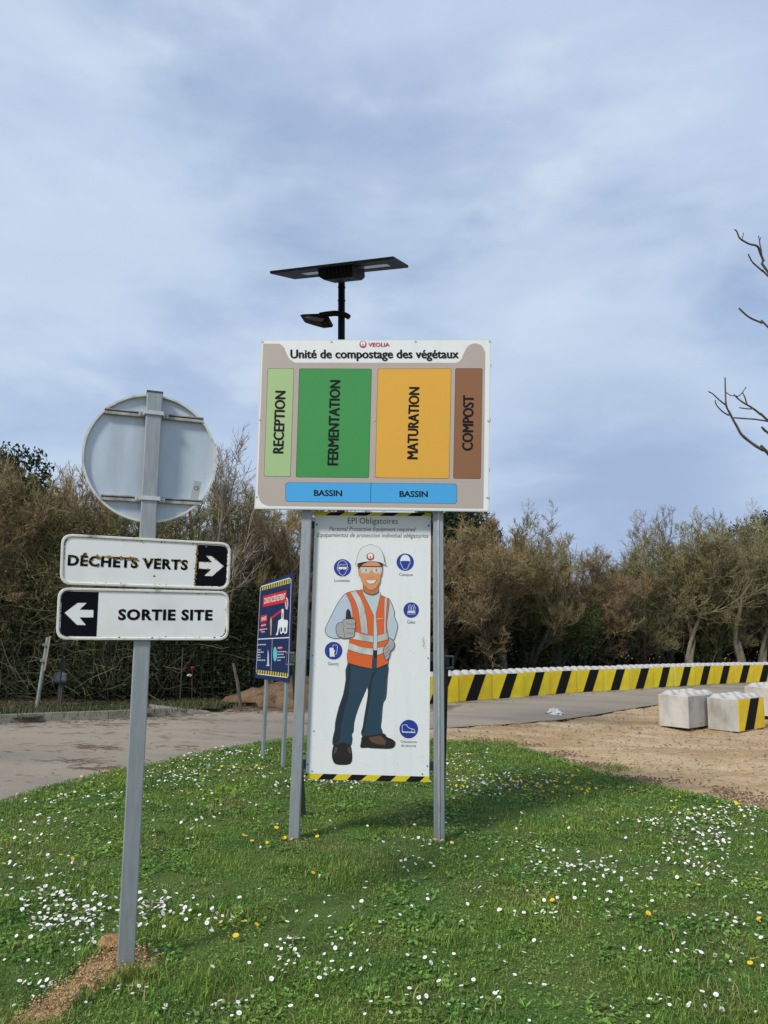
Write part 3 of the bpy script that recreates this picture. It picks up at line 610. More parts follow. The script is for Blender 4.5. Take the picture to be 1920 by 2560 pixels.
# lower board: protective equipment notice
pc4 = [PP.q(p) for p in (Z4(210, 85), Z4(1473, 95), Z5(1453, 1552), Z5(104, 1518))]
v, f = prism(PP, pc4, 0, -.012); ppe = mk('notice_board', v, f, M_white, ms); tag(ppe, 'white safety notice with a drawn worker in an orange vest')
M_yel = mat('print_yellow', (.62, .53, .01), .5, var=.08, scale=6)
hz = Print(PP); hz.poly([Z4(210, 85), Z4(1473, 95), Z4(1472, 133), Z4(209, 124)], M_yel); hz.up()
for x in (320, 616, 913, 1210): hz.poly([Z4(x + 65, 86 + x * .008), Z4(x + 218, 87 + x * .008), Z4(x + 152, 123 + (x + 152) * .0075), Z4(x, 122 + x * .0075)], M_black)
hz.build('hazard_band', ppe)
hz = Print(PP); yb = lambda x, t: 1455 + (x - 110) * .0265 if t else 1518 + (x - 105) * .0252
hz.poly([Z5(109, 1455), Z5(1453, 1490), Z5(1453, 1552), Z5(104, 1518)], M_yel); hz.up(); hz.poly([Z5(109, 1456), Z5(138, 1457), Z5(106, 1492)], M_black)
for b0, b1, t0, t1 in ((240, 396, 300, 452), (552, 708, 612, 778), (868, 1030, 935, 1094), (1192, 1348, 1252, 1408)): hz.poly([Z5(t0, yb(t0, 1)), Z5(t1, yb(t1, 1)), Z5(b1, yb(b1, 0)), Z5(b0, yb(b0, 0))], M_black)
hz.build('hazard_band', ppe)
M_txt = mat('print_grey', (.035, .037, .04), .5)
text('EPI Obligatoires', PP, Z4(566, 213), Z4(1112, 217), Z4(566, 150), M_txt, ppe)
text('Personal Protective Equipment required', PP, Z4(362, 291), Z4(1305, 299), Z4(366, 246), M_txt, ppe, shear=.22)
text('Equipamientos de proteccion individual obligatorios', PP, Z4(228, 359), Z4(1445, 369), Z4(232, 313), M_txt, ppe, shear=.22)
text('Lunettes', PP, Z4(420, 848), Z4(585, 851), Z4(420, 817), M_txt, ppe); text('Casque', PP, Z4(1126, 784), Z4(1275, 786), Z4(1126, 752), M_txt, ppe)
text('Gilet', PP, Z4(1213, 1304), Z4(1303, 1306), Z4(1213, 1270), M_txt, ppe); text('Gants', PP, Z5(348, 274), Z5(462, 276), Z5(348, 241), M_txt, ppe)
text('Chaussures', PP, Z5(1142, 1121), Z5(1317, 1124), Z5(1142, 1094), M_txt, ppe); text('de sécurité', PP, Z5(1148, 1163), Z5(1309, 1167), Z5(1148, 1137), M_txt, ppe)
M_sblue = mat('print_signal_blue', (.012, .035, .27), .45)
def picto(c, r, drawfn, Z):
    p = Print(PP); cc = Z(*c); p.ell(cc, r * .229 * 1.06, r * .229 * 1.06, M_white, 36); p.up(); p.ell(cc, r * .229, r * .229, M_sblue, 36); p.up(); drawfn(p, lambda x, y: Z(c[0] + x, c[1] + y)); return p.build('pictogram', ppe)
LW = .0035
def d_lun(p, z):
    p.line([z(*k) for k in smoothline([(-52, -8), (-50, -40), (-30, -68), (0, -78), (30, -68), (50, -40), (52, -8), (60, 0), (50, 25), (42, 30), (30, 60), (0, 82), (-30, 60), (-42, 30), (-50, 25), (-60, 0)], 2, True)], M_white, LW, True)
    p.line([z(-40, -22), z(-15, -42), z(0, -30), z(40, -38)], M_white, LW); p.up(); p.poly([z(-45, -10), z(45, -10), z(42, 15), z(10, 18), z(0, 6), z(-10, 18), z(-42, 15)], M_white)
def d_cas(p, z):
    p.poly([z(*k) for k in ((-55, -8), (-50, -45), (-30, -72), (0, -82), (30, -72), (50, -45), (55, -8), (30, -14), (-30, -14))], M_white)
    p.line([z(*k) for k in smoothline([(-48, -2), (-55, 15), (-42, 25), (-28, 62), (0, 82), (28, 62), (42, 25), (55, 15), (48, -2)], 2)], M_white, LW)
def d_gil(p, z):
    p.line([z(-22, -55), z(-32, -20), z(-28, 10), z(40, 10), z(44, -20), z(34, -55), z(22, -60), z(5, -30), z(-10, -60)], M_white, LW, True); p.line([z(5, -30), z(5, 8)], M_white, LW)
    p.line([z(-12, -40), z(-12, 8)], M_white, LW); p.line([z(24, -40), z(24, 8)], M_white, LW); p.up(); p.poly([z(-42, 14), z(46, 14), z(46, 30), z(-42, 30)], M_white); p.line([z(-40, 14), z(-40, 44), z(44, 44), z(44, 14)], M_white, LW)
def d_gan(p, z):
    p.poly([z(-40, 65), z(-44, -20), z(-40, -34), z(-32, -34), z(-28, -24), z(-24, -36), z(-15, -36), z(-12, -24), z(-6, -32), z(2, -28), z(2, 0), z(12, -8), z(16, 0), z(6, 25), z(14, 64)], M_white)
    p.line([z(-8, -38), z(-6, -58), z(4, -64), z(14, -60), z(30, -62), z(42, -50), z(40, -10), z(30, 38), z(18, 38)], M_white, LW)
def d_sho(p, z):
    p.line([z(-72, 34), z(-72, -44), z(-22, -48), z(-8, -20), z(20, -4), z(48, 0), z(62, 10), z(72, 40), z(-72, 34)], M_white, LW * 1.2); p.line([z(-72, 24), z(-30, 30), z(70, 32)], M_white, LW); p.line([z(34, -2), z(32, 30)], M_white, LW)
picto((508, 697), 95, d_lun, Z4); picto((1192, 635), 95, d_cas, Z4); picto((1257, 1158), 85, d_gil, Z4); picto((410, 117), 97, d_gan, Z5); picto((1231, 972), 102, d_sho, Z5)
# the drawn worker (flat print)
W = lambda m: mat(*m)
c_ol = mat('print_outline', (.02, .022, .03), .5); c_shirt = mat('print_shirt', (.43, .52, .60), .5); c_chest = mat('print_chest', (.44, .55, .55), .5); c_or = mat('print_vest_orange', (.62, .11, .018), .5)
c_sil = mat('print_silver', (.55, .57, .55), .5, col2=(.36, .38, .36), scale=9, stretch=(1, 1, .4), lo=.4, hi=.6); c_navy = mat('print_navy', (.014, .045, .075), .5); c_navy2 = mat('print_navy_dark', (.010, .018, .032), .5)
c_skin = mat('print_skin', (.62, .27, .11), .5); c_skin2 = mat('print_skin_dark', (.42, .15, .05), .5); c_hair = mat('print_hair', (.02, .012, .012), .5); c_glov = mat('print_glove', (.34, .34, .33), .5); c_shoe = mat('print_shoe', (.012, .009, .008), .5); c_shoe2 = mat('print_shoe_brown', (.10, .055, .035), .5)
c_helm = mat('print_helmet', (.66, .69, .68), .5); c_eye = mat('print_eye', (.12, .25, .5), .5); c_lens = mat('print_lens', (.60, .45, .35), .5); c_navy3 = mat('print_navy_light', (.03, .085, .12), .5)
fg = Print(PP); z4 = lambda L: [Z4(*p) for p in L]; z5 = lambda L: [Z5(*p) for p in L]; OL = .0042
def shape(pts, m, ol=OL, sm=2):
    fg.poly(pts, m, sm); fg.up(.5)
    if ol: fg.line(pts, c_ol, ol, True, sm)
    fg.up(.5)
shape(z5([(568, 250), (545, 430), (515, 600), (470, 730), (430, 900), (425, 980), (405, 1060), (400, 1138), (430, 1143), (500, 1118), (560, 1132), (600, 1156), (615, 1080), (608, 1030), (627, 1000), (632, 920), (655, 820), (690, 720), (740, 600), (781, 515), (785, 600), (770, 700), (745, 850), (728, 960), (713, 1000), (722, 1047), (760, 1052), (870, 1032), (946, 1014), (925, 955), (932, 900), (940, 800), (952, 690), (975, 650), (987, 600), (1000, 400), (1004, 262), (880, 300), (828, 305)]), c_navy)
fg.poly(z5([(572, 270), (600, 270), (585, 480), (570, 620), (520, 800), (490, 960), (480, 1090), (430, 1130), (408, 1125), (430, 980), (440, 890), (480, 730), (522, 600), (552, 430)]), c_navy2)
fg.poly(z5([(835, 350), (880, 335), (830, 440), (800, 700), (770, 850), (750, 1000), (735, 1030), (722, 1010), (745, 900), (785, 650), (790, 520), (815, 430)]), c_navy2)
fg.poly(z5([(985, 420), (996, 420), (982, 600), (955, 680), (935, 800), (915, 960), (918, 900), (925, 790), (945, 680), (972, 600)]), c_navy3); fg.up()
shape(z5([(412, 1148), (395, 1230), (400, 1300), (430, 1350), (510, 1361), (590, 1350), (613, 1290), (605, 1200), (592, 1152), (560, 1135), (500, 1120), (440, 1140)]), c_shoe)
fg.poly(z5([(425, 1165), (452, 1170), (438, 1225), (410, 1250)]), c_shoe2); fg.poly(z5([(562, 1175), (588, 1170), (600, 1245), (572, 1222)]), c_shoe2); fg.up()
shape(z5([(728, 1052), (715, 1100), (703, 1165), (725, 1174), (790, 1172), (805, 1176), (920, 1182), (1040, 1182), (1078, 1150), (1080, 1112), (1040, 1080), (990, 1060), (958, 1020), (860, 1036)]), c_shoe)
fg.poly(z5([(792, 1062), (920, 1042), (985, 1100), (968, 1148), (880, 1135), (822, 1112)]), c_shoe2); fg.up()
shape(z4([(600, 968), (545, 975), (500, 1020), (440, 1110), (410, 1170), (370, 1250), (325, 1350), (320, 1400), (345, 1440), (400, 1463), (460, 1467), (520, 1430), (600, 1260), (640, 1200), (640, 1080)]), c_shirt)
shape(z4([(1000, 1035), (1022, 1045), (1045, 1090), (1075, 1180), (1073, 1225), (1100, 1290), (1110, 1335), (1100, 1390), (1070, 1482), (1040, 1470), (1005, 1450), (980, 1300), (990, 1200)]), c_shirt)
fg.poly(z4([(1022, 1060), (1045, 1100), (1070, 1180), (1066, 1225), (1035, 1270), (1008, 1285), (1030, 1180)]), c_chest); fg.up()
shape(z4([(728, 940), (700, 945), (760, 1100), (835, 1300), (842, 1440), (843, 1592), (886, 1592), (888, 1300), (880, 1200), (930, 1000), (900, 958), (870, 985), (810, 992), (760, 975)]), c_chest, OL * .6)
fg.poly(z4([(846, 1596), (886, 1596), (882, 1684), (844, 1684)]), c_shoe); fg.poly(z4([(834, 1684), (882, 1684), (880, 1800), (828, 1800)]), c_navy); fg.up()
shape(z4([(545, 972), (600, 955), (665, 942), (722, 938), (735, 985), (790, 1095), (846, 1215), (844, 1440), (842, 1560), (828, 1796), (690, 1770), (563, 1733), (556, 1649), (575, 1560), (585, 1480), (640, 1440), (648, 1330), (620, 1260), (617, 1170), (595, 1080)]), c_or, OL * .6, 0)
shape(z4([(922, 992), (968, 1012), (1008, 1035), (1018, 1065), (1003, 1200), (990, 1290), (990, 1340), (1010, 1460), (1015, 1540), (1008, 1740), (880, 1792), (886, 1560), (888, 1400), (872, 1200), (900, 1090)]), c_or, OL * .6, 0)
for s_ in ([(592, 962), (652, 946), (702, 1020), (745, 1120), (770, 1250), (785, 1422), (712, 1405), (700, 1290), (680, 1150), (645, 1055)], [(968, 1018), (994, 1026), (988, 1150), (978, 1300), (984, 1408), (960, 1414), (964, 1250), (962, 1120)],
           [(640, 1392), (740, 1425), (842, 1438), (842, 1512), (700, 1490), (587, 1466), (590, 1450), (640, 1442)], [(888, 1437), (996, 1405), (1006, 1478), (888, 1510)],
           [(582, 1513), (700, 1558), (842, 1577), (838, 1652), (700, 1632), (568, 1587)], [(886, 1572), (962, 1555), (962, 1622), (885, 1652)]): shape(z4(s_), c_sil, OL * .45, 0)
p_ = smoothline([(545, 1262), (550, 1175), (568, 1150), (588, 1168), (598, 1220), (612, 1262)], 3); shape(z4(p_), c_hair, OL * .7, 0)
shape(z4([(520, 1262), (600, 1255), (640, 1260), (653, 1285), (643, 1308), (652, 1345), (640, 1372), (643, 1410), (628, 1452), (560, 1463), (500, 1462), (455, 1435), (438, 1385), (440, 1330), (465, 1298), (505, 1288)]), c_glov)
for y in (1308, 1358, 1408): fg.line(z4([(548, y), (600, y + 3), (642, y + 1)]), c_ol, OL * .7)
fg.line(z4([(508, 1290), (525, 1330), (515, 1370), (528, 1420), (528, 1460)]), c_ol, OL * .6); fg.up()
shape(z5([(1015, -22), (1050, -5), (1074, 40), (1063, 90), (1030, 122), (1018, 180), (990, 220), (968, 190), (953, 110), (965, 75), (1000, 35)]), c_glov)
for k in ((972, 105, 1030, 60), (968, 150, 1028, 100), (975, 190, 1018, 140)): fg.line(z5([(k[0], k[1]), ((k[0] + k[2]) / 2, (k[1] + k[3]) / 2), (k[2], k[3])]), c_ol, OL * .6)
fg.up(); Zh = lambda L: [(860 + x * .09042, 1350 + y * .09042) for x, y in L]
shape(Zh([(525, 1200), (525, 1400), (640, 1480), (780, 1520), (900, 1480), (945, 1430), (945, 1200)]), c_skin2, OL * .5, 0)
shape(Zh([(390, 660), (440, 640), (700, 590), (1060, 650), (1060, 820), (1000, 850), (440, 850), (395, 830)]), c_hair, 0, 0)
shape(Zh([(480, 720), (540, 660), (720, 600), (900, 600), (960, 650), (1010, 700), (1045, 800), (1040, 960), (1005, 1010), (995, 1150), (930, 1270), (850, 1350), (750, 1385), (660, 1350), (560, 1250), (490, 1150), (465, 1020), (425, 1000), (400, 880), (410, 800), (450, 760)]), c_skin, OL * .45)
fg.poly(Zh([(450, 745), (1055, 745), (1050, 860), (1020, 930), (840, 935), (755, 830), (680, 935), (470, 920)]), c_lens); fg.up(); fg.poly(Zh([(430, 720), (1060, 725), (1060, 752), (430, 748)]), c_hair)
for x in (608, 892): fg.ell(Zh([(x, 842)])[0], 70 * .0904, 42 * .0904, c_helm, 16)
fg.up()
for x in (612, 895): fg.ell(Zh([(x, 838)])[0], 33 * .0904, 40 * .0904, c_eye, 12)
fg.up()
fg.line(Zh([(675, 1025), (750, 1050), (822, 1025)]), c_skin2, .003); fg.poly(Zh([(570, 1095), (600, 1110), (760, 1112), (900, 1100), (915, 1085), (880, 1160), (820, 1215), (750, 1225), (660, 1200), (600, 1140)]), c_skin2); fg.up()
fg.poly(Zh([(605, 1118), (760, 1120), (890, 1108), (860, 1165), (800, 1205), (700, 1208), (640, 1165)]), c_helm); fg.up()
shape(Zh([(300, 680), (315, 650), (350, 600), (370, 480), (400, 360), (450, 260), (520, 190), (600, 170), (670, 150), (700, 125), (780, 125), (810, 150), (900, 185), (960, 195), (1020, 280), (1080, 400), (1105, 520), (1120, 620), (1165, 685), (1130, 690), (1000, 620), (860, 600), (700, 598), (540, 615), (400, 645), (330, 680)]), c_helm, OL * .6, 0)
fg.build('worker_picture', ppe); logo(PP, Zh([(730, 465)])[0], 108 * .0904, ppe, fg.layer + .0004)
lv = Print(PP); lv.layer = fg.layer + .0006; lv.ring(Z4(893, 1251), 1.9, M_white, .0016, 12); lv.build('logo', ppe); text('VEOLIA', PP, Z4(905, 1256), Z4(952, 1255), Z4(905, 1245), M_white, ppe, layer=fg.layer + .0006)
for p in (Z4(228, 225), Z4(1447, 237), Z5(183, 167), Z5(1440, 195), Z5(195, 993), Z5(130, 1355), Z5(173, 1430), Z5(1432, 1373), Z5(1377, 1460)):
    q_ = PP.q(p); v, f = tube([PP.w(q_, .001), PP.w(q_, .005)], .0075 if p[1] < 1500 else .0055, 7); mk('screw', v, f, M_galvd if p[1] > 1500 else M_black, ppe)
sv, sf = [], []
for _ in range(170):
    q_ = (rng.uniform(pc4[3][0] + .02, pc4[2][0] - .02), rng.uniform(pc4[3][1] + .08, pc4[0][1] - .08)); r = rng.uniform(.0008, .0026)
    b = len(sv); sv += [PP.w((q_[0] + r * math.cos(k), q_[1] + r * math.sin(k) * 1.4), fg.layer + .001) for k in (0, 1.57, 3.14, 4.71)]; sf.append((b, b + 1, b + 2, b + 3))
for k in range(7):
    q_ = PP.q(Z4(1388 + rng.normal(0, 7), 1460 + k * 16)); r = .004; b = len(sv); sv += [PP.w((q_[0] + r * math.cos(k), q_[1] + r * math.sin(k) * 1.4), fg.layer + .001) for k in (0, 1.57, 3.14, 4.71)]; sf.append((b, b + 1, b + 2, b + 3))
tag(mk('dirt_specks', sv, sf, mat('speck', (.12, .12, .10), .9), ppe), kind='stuff')

# ================================================================== blue restricted-access sign
rb_ = gnd(700, 1923); BL = Plane(rb_, math.atan2(-.90, .43)); BL.n = Vector((-.90, -.43, 0)); BL.x = Vector((.43, -.90, 0)).normalized(); BL.n = Vector((BL.x.y, -BL.x.x, 0))
bs = thing('restricted_access_sign', 'dark blue restricted access board with yellow and black bands on two thin posts', 'sign', rb_)
M_bluegal = mat('pale_galvanised', (.30, .36, .36), .55, .4, var=.2, scale=8)
Z6 = lambda x, y: (620 + x / 4.093, 1400 + y / 4.093)
for b_, t_ in (((331, 2138), (371, 1262)), ((126, 2058), (167, 1228))):
    a, b = BL.w(BL.q(Z6(*b_)), -.03), BL.w(BL.q(Z6(*t_)), -.03); b = b + (b - a).normalized() * 1.2; hollow_post(a, b, BL.x * .03, BL.n * .02, 'post', M_bluegal, bs)
M_navy = mat('board_navy', (.008, .020, .085), .45)
v, f = prism(BL, [BL.q(Z6(*p)) for p in ((125, 255), (463, 130), (421, 1256), (69, 1205))], 0, -.012); bb = mk('board', v, f, M_navy, bs)
bl = Print(BL); bl.line([Z6(*p) for p in ((128, 285), (140, 270), (425, 185), (443, 200), (411, 1190), (400, 1200), (100, 1165), (84, 1140))], M_white, .012, True); bl.line([Z6(97, 810), Z6(423, 793)], M_white, .012); bl.line([Z6(249, 803), Z6(235, 1180)], M_white, .010)
bl.up(2)
bl.poly([Z6(*p) for p in ((132, 280), (436, 190), (434, 235), (130, 318))], M_yel); bl.poly([Z6(*p) for p in ((92, 1122), (412, 1160), (409, 1198), (88, 1160))], M_yel); bl.up()
for k in range(13):
    t = (k + .15) / 13; a0 = (132 + 304 * t, 280 - 90 * t); w_ = 12; bl.poly([Z6(a0[0], a0[1] - 1), Z6(a0[0] + w_, a0[1] - 4), Z6(a0[0] + w_ - 2, a0[1] + 36), Z6(a0[0] - 2, a0[1] + 40)], M_navy)
    a0 = (92 + 320 * t, 1122 + 38 * t); bl.poly([Z6(a0[0], a0[1] - 1), Z6(a0[0] + w_, a0[1]), Z6(a0[0] + w_ - 2, a0[1] + 40), Z6(a0[0] - 3, a0[1] + 39)], M_navy)
M_sred = mat('print_signal_red', (.55, .02, .025), .45)
bl.poly([Z6(*p) for p in ((157, 370), (396, 310), (391, 432), (153, 483))], M_sred); bl.poly([Z6(*p) for p in ((134, 570), (200, 555), (196, 628), (130, 642))], M_sred); bl.poly([Z6(*p) for p in ((134, 655), (189, 645), (187, 676), (133, 684))], M_sred)
bl.poly([Z6(*p) for p in ((120, 700), (157, 694), (156, 724), (119, 729))], M_sred); bl.poly([Z6(*p) for p in ((306, 886), (355, 882), (354, 910), (305, 914))], M_sred); bl.poly([Z6(*p) for p in ((104, 858), (118, 857), (117, 876), (103, 877))], M_sred)
bl.line([Z6(250, 590), Z6(341, 520)], M_sred, .03); bl.ell(Z6(397, 445), 3.9, 15, M_white, 20)
M_teal = mat('print_teal', (.09, .50, .55), .45); bl.ell(Z6(278, 962), 4.8, 18.3, M_teal, 20)
for pts in (((345, 505), (362, 497), (368, 520), (366, 610), (405, 615), (410, 640), (405, 690), (400, 745), (380, 757), (366, 740), (355, 745), (342, 760), (330, 745), (325, 690), (318, 700), (306, 768), (285, 768), (300, 735), (312, 620), (330, 610), (343, 600)),): bl.poly([Z6(*p) for p in pts], M_white)
bl.poly([Z6(*p) for p in ((238, 575), (243, 600), (246, 620), (243, 690), (240, 772), (230, 770), (230, 690), (226, 630), (232, 600))], mat('print_person_yellow', (.55, .35, .1), .5))
bl.poly([Z6(*p) for p in ((207, 910), (214, 960), (217, 1070), (225, 1085), (185, 1085), (197, 1070), (201, 970))], c_shirt)
bl.up(); bl.ell(Z6(397, 445), 3.0, 11.5, M_sred, 20); bl.ell(Z6(343, 712), 2.2, 7, M_navy, 12); bl.ell(Z6(381, 712), 2.2, 7, M_navy, 12); bl.poly([Z6(*p) for p in ((352, 540), (362, 538), (361, 590), (351, 592))], c_or)
bl.up(); bl.ell(Z6(397, 445), 2.2, 8.4, M_white, 16); bl.up(); bl.poly([Z6(*p) for p in ((393, 425), (398, 410), (402, 430), (400, 470), (394, 470))], M_black)
bl.build('printed_panel', bb)
LBL = bl.layer + .0006
text("ZONE D'ACCÈS RESTREINT", BL, Z6(168, 447), Z6(384, 398), Z6(170, 392), M_white, bb, off=.02, layer=LBL); text('DANGER', BL, Z6(138, 622), Z6(190, 610), Z6(140, 588), M_white, bb, off=.02, layer=LBL)
for k, (x0, y0, x1, y1) in enumerate(((137, 678, 186, 669), (122, 722, 155, 717), (104, 872, 186, 870), (104, 925, 137, 923), (102, 950, 163, 948), (100, 977, 130, 975), (98, 1004, 130, 1003), (97, 1030, 179, 1031), (308, 906, 352, 903), (304, 945, 392, 943), (303, 972, 368, 971), (303, 1003, 380, 1000), (302, 1032, 336, 1031), (160, 714, 200, 709), (139, 742, 174, 739))):
    p_ = Print(BL); p_.layer = LBL; h_ = 11
    x = x0
    while x < x1 - 4:                                     # rows of small print, too small to read
        w_ = min(x1, x + rng.uniform(10, 26)); t0, t1 = (x - x0) / (x1 - x0), (w_ - x0) / (x1 - x0); ya, yb_ = y0 + (y1 - y0) * t0, y0 + (y1 - y0) * t1
        p_.poly([Z6(x, ya), Z6(w_, yb_), Z6(w_, yb_ - h_), Z6(x, ya - h_)], mat('print_soft_white', (.45, .5, .6), .5)); x = w_ + 4
    p_.build('small_print', bb)

# ================================================================== solar street lamp
lb = Vector((-.72, 10.95, 0)); lamp = thing('solar_street_lamp', 'black solar street lamp rising behind the compost board', 'street lamp', lb)
M_lblk = mat('lamp_black', (.006, .006, .007), .6, spec=.12, var=.3, scale=8); Pl = Plane((0, 10.95, 0), 0); top = Pl.w(Pl.q((854, 702))); mid = Pl.w(Pl.q((853.5, 849)))
bot = mid + (mid - top) * 1.0; bot = mid + (mid - top).normalized() * (mid.z + .2) 
v, f = tube([bot, top], [.062, .052], 14); pole = mk('pole', v, f, M_lblk, lamp)
for t in (.985, .955, .80, .77): p_ = bot.lerp(top, t); v, f = tube([p_ - Vector((0, 0, .006)), p_ + Vector((0, 0, .006))], .06, 12); mk('collar', v, f, M_lblk, pole)
PA = [Vector(p) for p in ((-1.68, 10.18, 6.64), (-1.43, 10.99, 6.95), (.30, 10.55, 6.95), (.07, 9.63, 6.61))]
nn = (PA[1] - PA[0]).cross(PA[3] - PA[0]).normalized(); nn = nn if nn.z > 0 else -nn
V = [p - nn * .002 for p in PA] + [p + nn * .035 for p in PA]; mk('solar_panel', V, [(0, 1, 2, 3), (7, 6, 5, 4), (0, 4, 5, 1), (1, 5, 6, 2), (2, 6, 7, 3), (3, 7, 4, 0)], M_lblk, lamp)
def pan(u, v_, w): # u along the long side, v across
    return PA[0].lerp(PA[3], u).lerp(PA[1].lerp(PA[2], u), v_) - nn * w
M_refl = mat('panel_underside', (.16, .17, .17), .3, .2)
for (u0, u1) in ((.19, .34), (.64, .90)):
    V = [pan(u0, .35, .004), pan(u1, .35, .004), pan(u1, .62, .004), pan(u0, .62, .004)]; mk('back_sheet', V, [(0, 1, 2, 3)], M_refl, lamp)
V = [pan(u, v_, w) for w in (.004, .105) for u, v_ in ((.38, .1), (.66, .1), (.66, .75), (.38, .75))]; c8 = [pan(.41, .18, .15), pan(.64, .18, .15), pan(.64, .68, .15), pan(.41, .68, .15)]; V += c8
mk('battery_box', V, [(0, 1, 5, 4), (1, 2, 6, 5), (2, 3, 7, 6), (3, 0, 4, 7), (4, 5, 9, 8), (5, 6, 10, 9), (6, 7, 11, 10), (7, 4, 8, 11), (8, 9, 10, 11)], M_lblk, lamp)
for k in range(7): p_ = pan(.44 + k * .032, .09, .055); v, f = box(p_, (PA[3] - PA[0]).normalized() * .012, .02, nn * .045); mk('cooling_fin', v, f, M_lblk, lamp)
bracket_top = pan(.53, .43, .14); v, f = boxes([box(top.lerp(bracket_top, .45) + Vector((s * .075, 0, 0)), .012, .03, (bracket_top - top) * .62) for s in (-1, 1)]); mk('bracket', v, f, M_lblk, lamp)
al = [Pl.w(Pl.q(Z3(*p)), o) for p, o in (((655, 468), .12), ((640, 455), .1), ((607, 440), .08), ((560, 432), .05), ((510, 432), .02), ((465, 436), .0))]
v, f = tube(al, .042, 10); arm = mk('arm', v, f, M_lblk, lamp)
hc = [Pl.w(Pl.q(Z3(*p))) for p in ((337, 436), (352, 429), (480, 424), (520, 440), (533, 465), (525, 478), (470, 484), (400, 465), (345, 447))]
V = [p + Vector((0, .0, 0)) for p in hc] + [p + Vector((.03, .26, .02)) for p in hc]; n = len(hc); Fc = [tuple(range(n)), tuple(range(2 * n - 1, n - 1, -1))] + [(i, (i + 1) % n, n + (i + 1) % n, n + i) for i in range(n)]
hd = mk('lamp_head', V, Fc, M_lblk, lamp)
V = [Pl.w(Pl.q(Z3(*p)), .004) for p in ((365, 452), (390, 440), (495, 458), (480, 478), (440, 474))]; mk('lamp_lens', V, [tuple(range(5))], mat('lamp_lens', (.10, .09, .07), .3), hd)

# ================================================================== concrete blocks
M_conc = mat('concrete', (.48, .465, .43), .9, col2=(.30, .28, .24), objvar=.12, scale=3.2, bump=.45, bscale=30, lo=.42, hi=.7, stretch=(1, 1, .6))
M_conct = mat('concrete_top', (.46, .455, .43), .9, col2=(.38, .37, .34), scale=6, bump=.3, bscale=50)
M_byel = mat('block_yellow', (.95, .70, .012), .75, col2=(.74, .52, .02), objvar=.07, scale=2.6, bump=.35, bscale=26, lo=.4, hi=.75); M_bblk = mat('block_black', (.012, .012, .012), .85, spec=.15, var=.3, scale=14, bump=.3, bscale=40)
BLK_L, BLK_W, BLK_H = 1.195, .6, .6
def block_meshes():
    L, Wd, H, c = BLK_L, BLK_W, BLK_H, .012
    V = []
    for z, i in ((0, 0), (H - c, 0), (H, c)):
        for x, y, ix, iy in ((i + c, i, 1, 0), (L - i - c, i, 0, 0), (L - i, i + c, 0, 0), (L - i, Wd - i - c, 0, 0), (L - i - c, Wd - i, 0, 0), (i + c, Wd - i, 0, 0), (i, Wd - i - c, 0, 0), (i, i + c, 0, 0)): V.append((x, y, z))
    Fc = [(j * 8 + k, j * 8 + (k + 1) % 8, (j + 1) * 8 + (k + 1) % 8, (j + 1) * 8 + k) for j in (0, 1) for k in range(8)] + [tuple(16 + k for k in range(8)), tuple(range(7, -1, -1))]
    fm = [0] * 16 + [1, 0]
    st = []
    a, b, h = .128, .046, .074; bv = .28
    for (q, z) in ((a, -.004), (a * .97, .008), (b * 1.1, h * .93), (b * .85, h)):
        st += [(q, q * (1 - bv), z), (q * (1 - bv), q, z), (-q * (1 - bv), q, z), (-q, q * (1 - bv), z), (-q, -q * (1 - bv), z), (-q * (1 - bv), -q, z), (q * (1 - bv), -q, z), (q, -q * (1 - bv), z)]
    sf = [(j * 8 + k, j * 8 + (k + 1) % 8, (j + 1) * 8 + (k + 1) % 8, (j + 1) * 8 + k) for j in range(3) for k in range(8)] + [tuple(24 + k for k in range(8))]
    y = -.003; e = .005
    yf = [(e, y, .012), (L - e, y, .012), (L - e, y, H - e), (e, y, H - e), (e, .002, .012), (L - e, .002, .012), (L - e, .002, H - e), (e, .002, H - e)]
    yff = [(0, 1, 2, 3), (0, 3, 7, 4), (1, 5, 6, 2), (3, 2, 6, 7), (0, 4, 5, 1)]
    y = -.0055; x = lambda t: e + t * (L - 2 * e); sfv = [(x(.20), y, .012), (x(.545), y, .012), (x(.82), y, H - e - .002), (x(.475), y, H - e - .002)]
    return (V, Fc, fm), (st, sf), (yf, yff), (sfv, [(0, 1, 2, 3)])
BM = block_meshes()
def make_block(label, group=None, cat='concrete block'):
    r = thing('concrete_block', label, cat, (0, 0, 0), group)
    mk('block_body', BM[0][0], BM[0][1], [M_conc, M_conct], r, BM[0][2], local=True)
    s0 = mk('stud', BM[1][0], BM[1][1], M_conct, r, local=True); me = s0.data
    for i in range(4):
        for j in range(2):
            s = s0 if (i, j) == (0, 0) else s0.copy()
            if s is not s0: COL.objects.link(s); s.parent = r
            s.location = (.15 + i * .2985, .15 + j * .3, BLK_H); s.rotation_euler.z = 0
    f = mk('yellow_face', BM[2][0], BM[2][1], M_byel, r, local=True); mk('black_stripe', BM[3][0], BM[3][1], M_bblk, f, local=True)
    return r
def copy_tree(o, parent=None):
    c = o.copy(); COL.objects.link(c); c.parent = parent
    for ch in o.children: copy_tree(ch, c)
    return c
GB = 'striped concrete blocks forming the barrier along the road'
wall_pts = smoothline([(-2.05, 14.35), (-.05, 15.95), (.85, 16.73), (1.73, 17.55), (2.61, 18.38), (3.52, 19.24), (4.43, 20.16), (5.33, 20.92), (6.27, 21.64), (7.2, 22.38), (8.15, 23.13), (9.13, 23.95), (10.11, 24.75), (11.2, 25.6), (12.24, 26.35), (13.14, 26.93), (16, 28.6), (20, 30.9), (24, 33)], 30)
cur = Vector((-.05, 15.95)); proto = None; nb = 0; i0 = 0; chain = [cur.copy()]
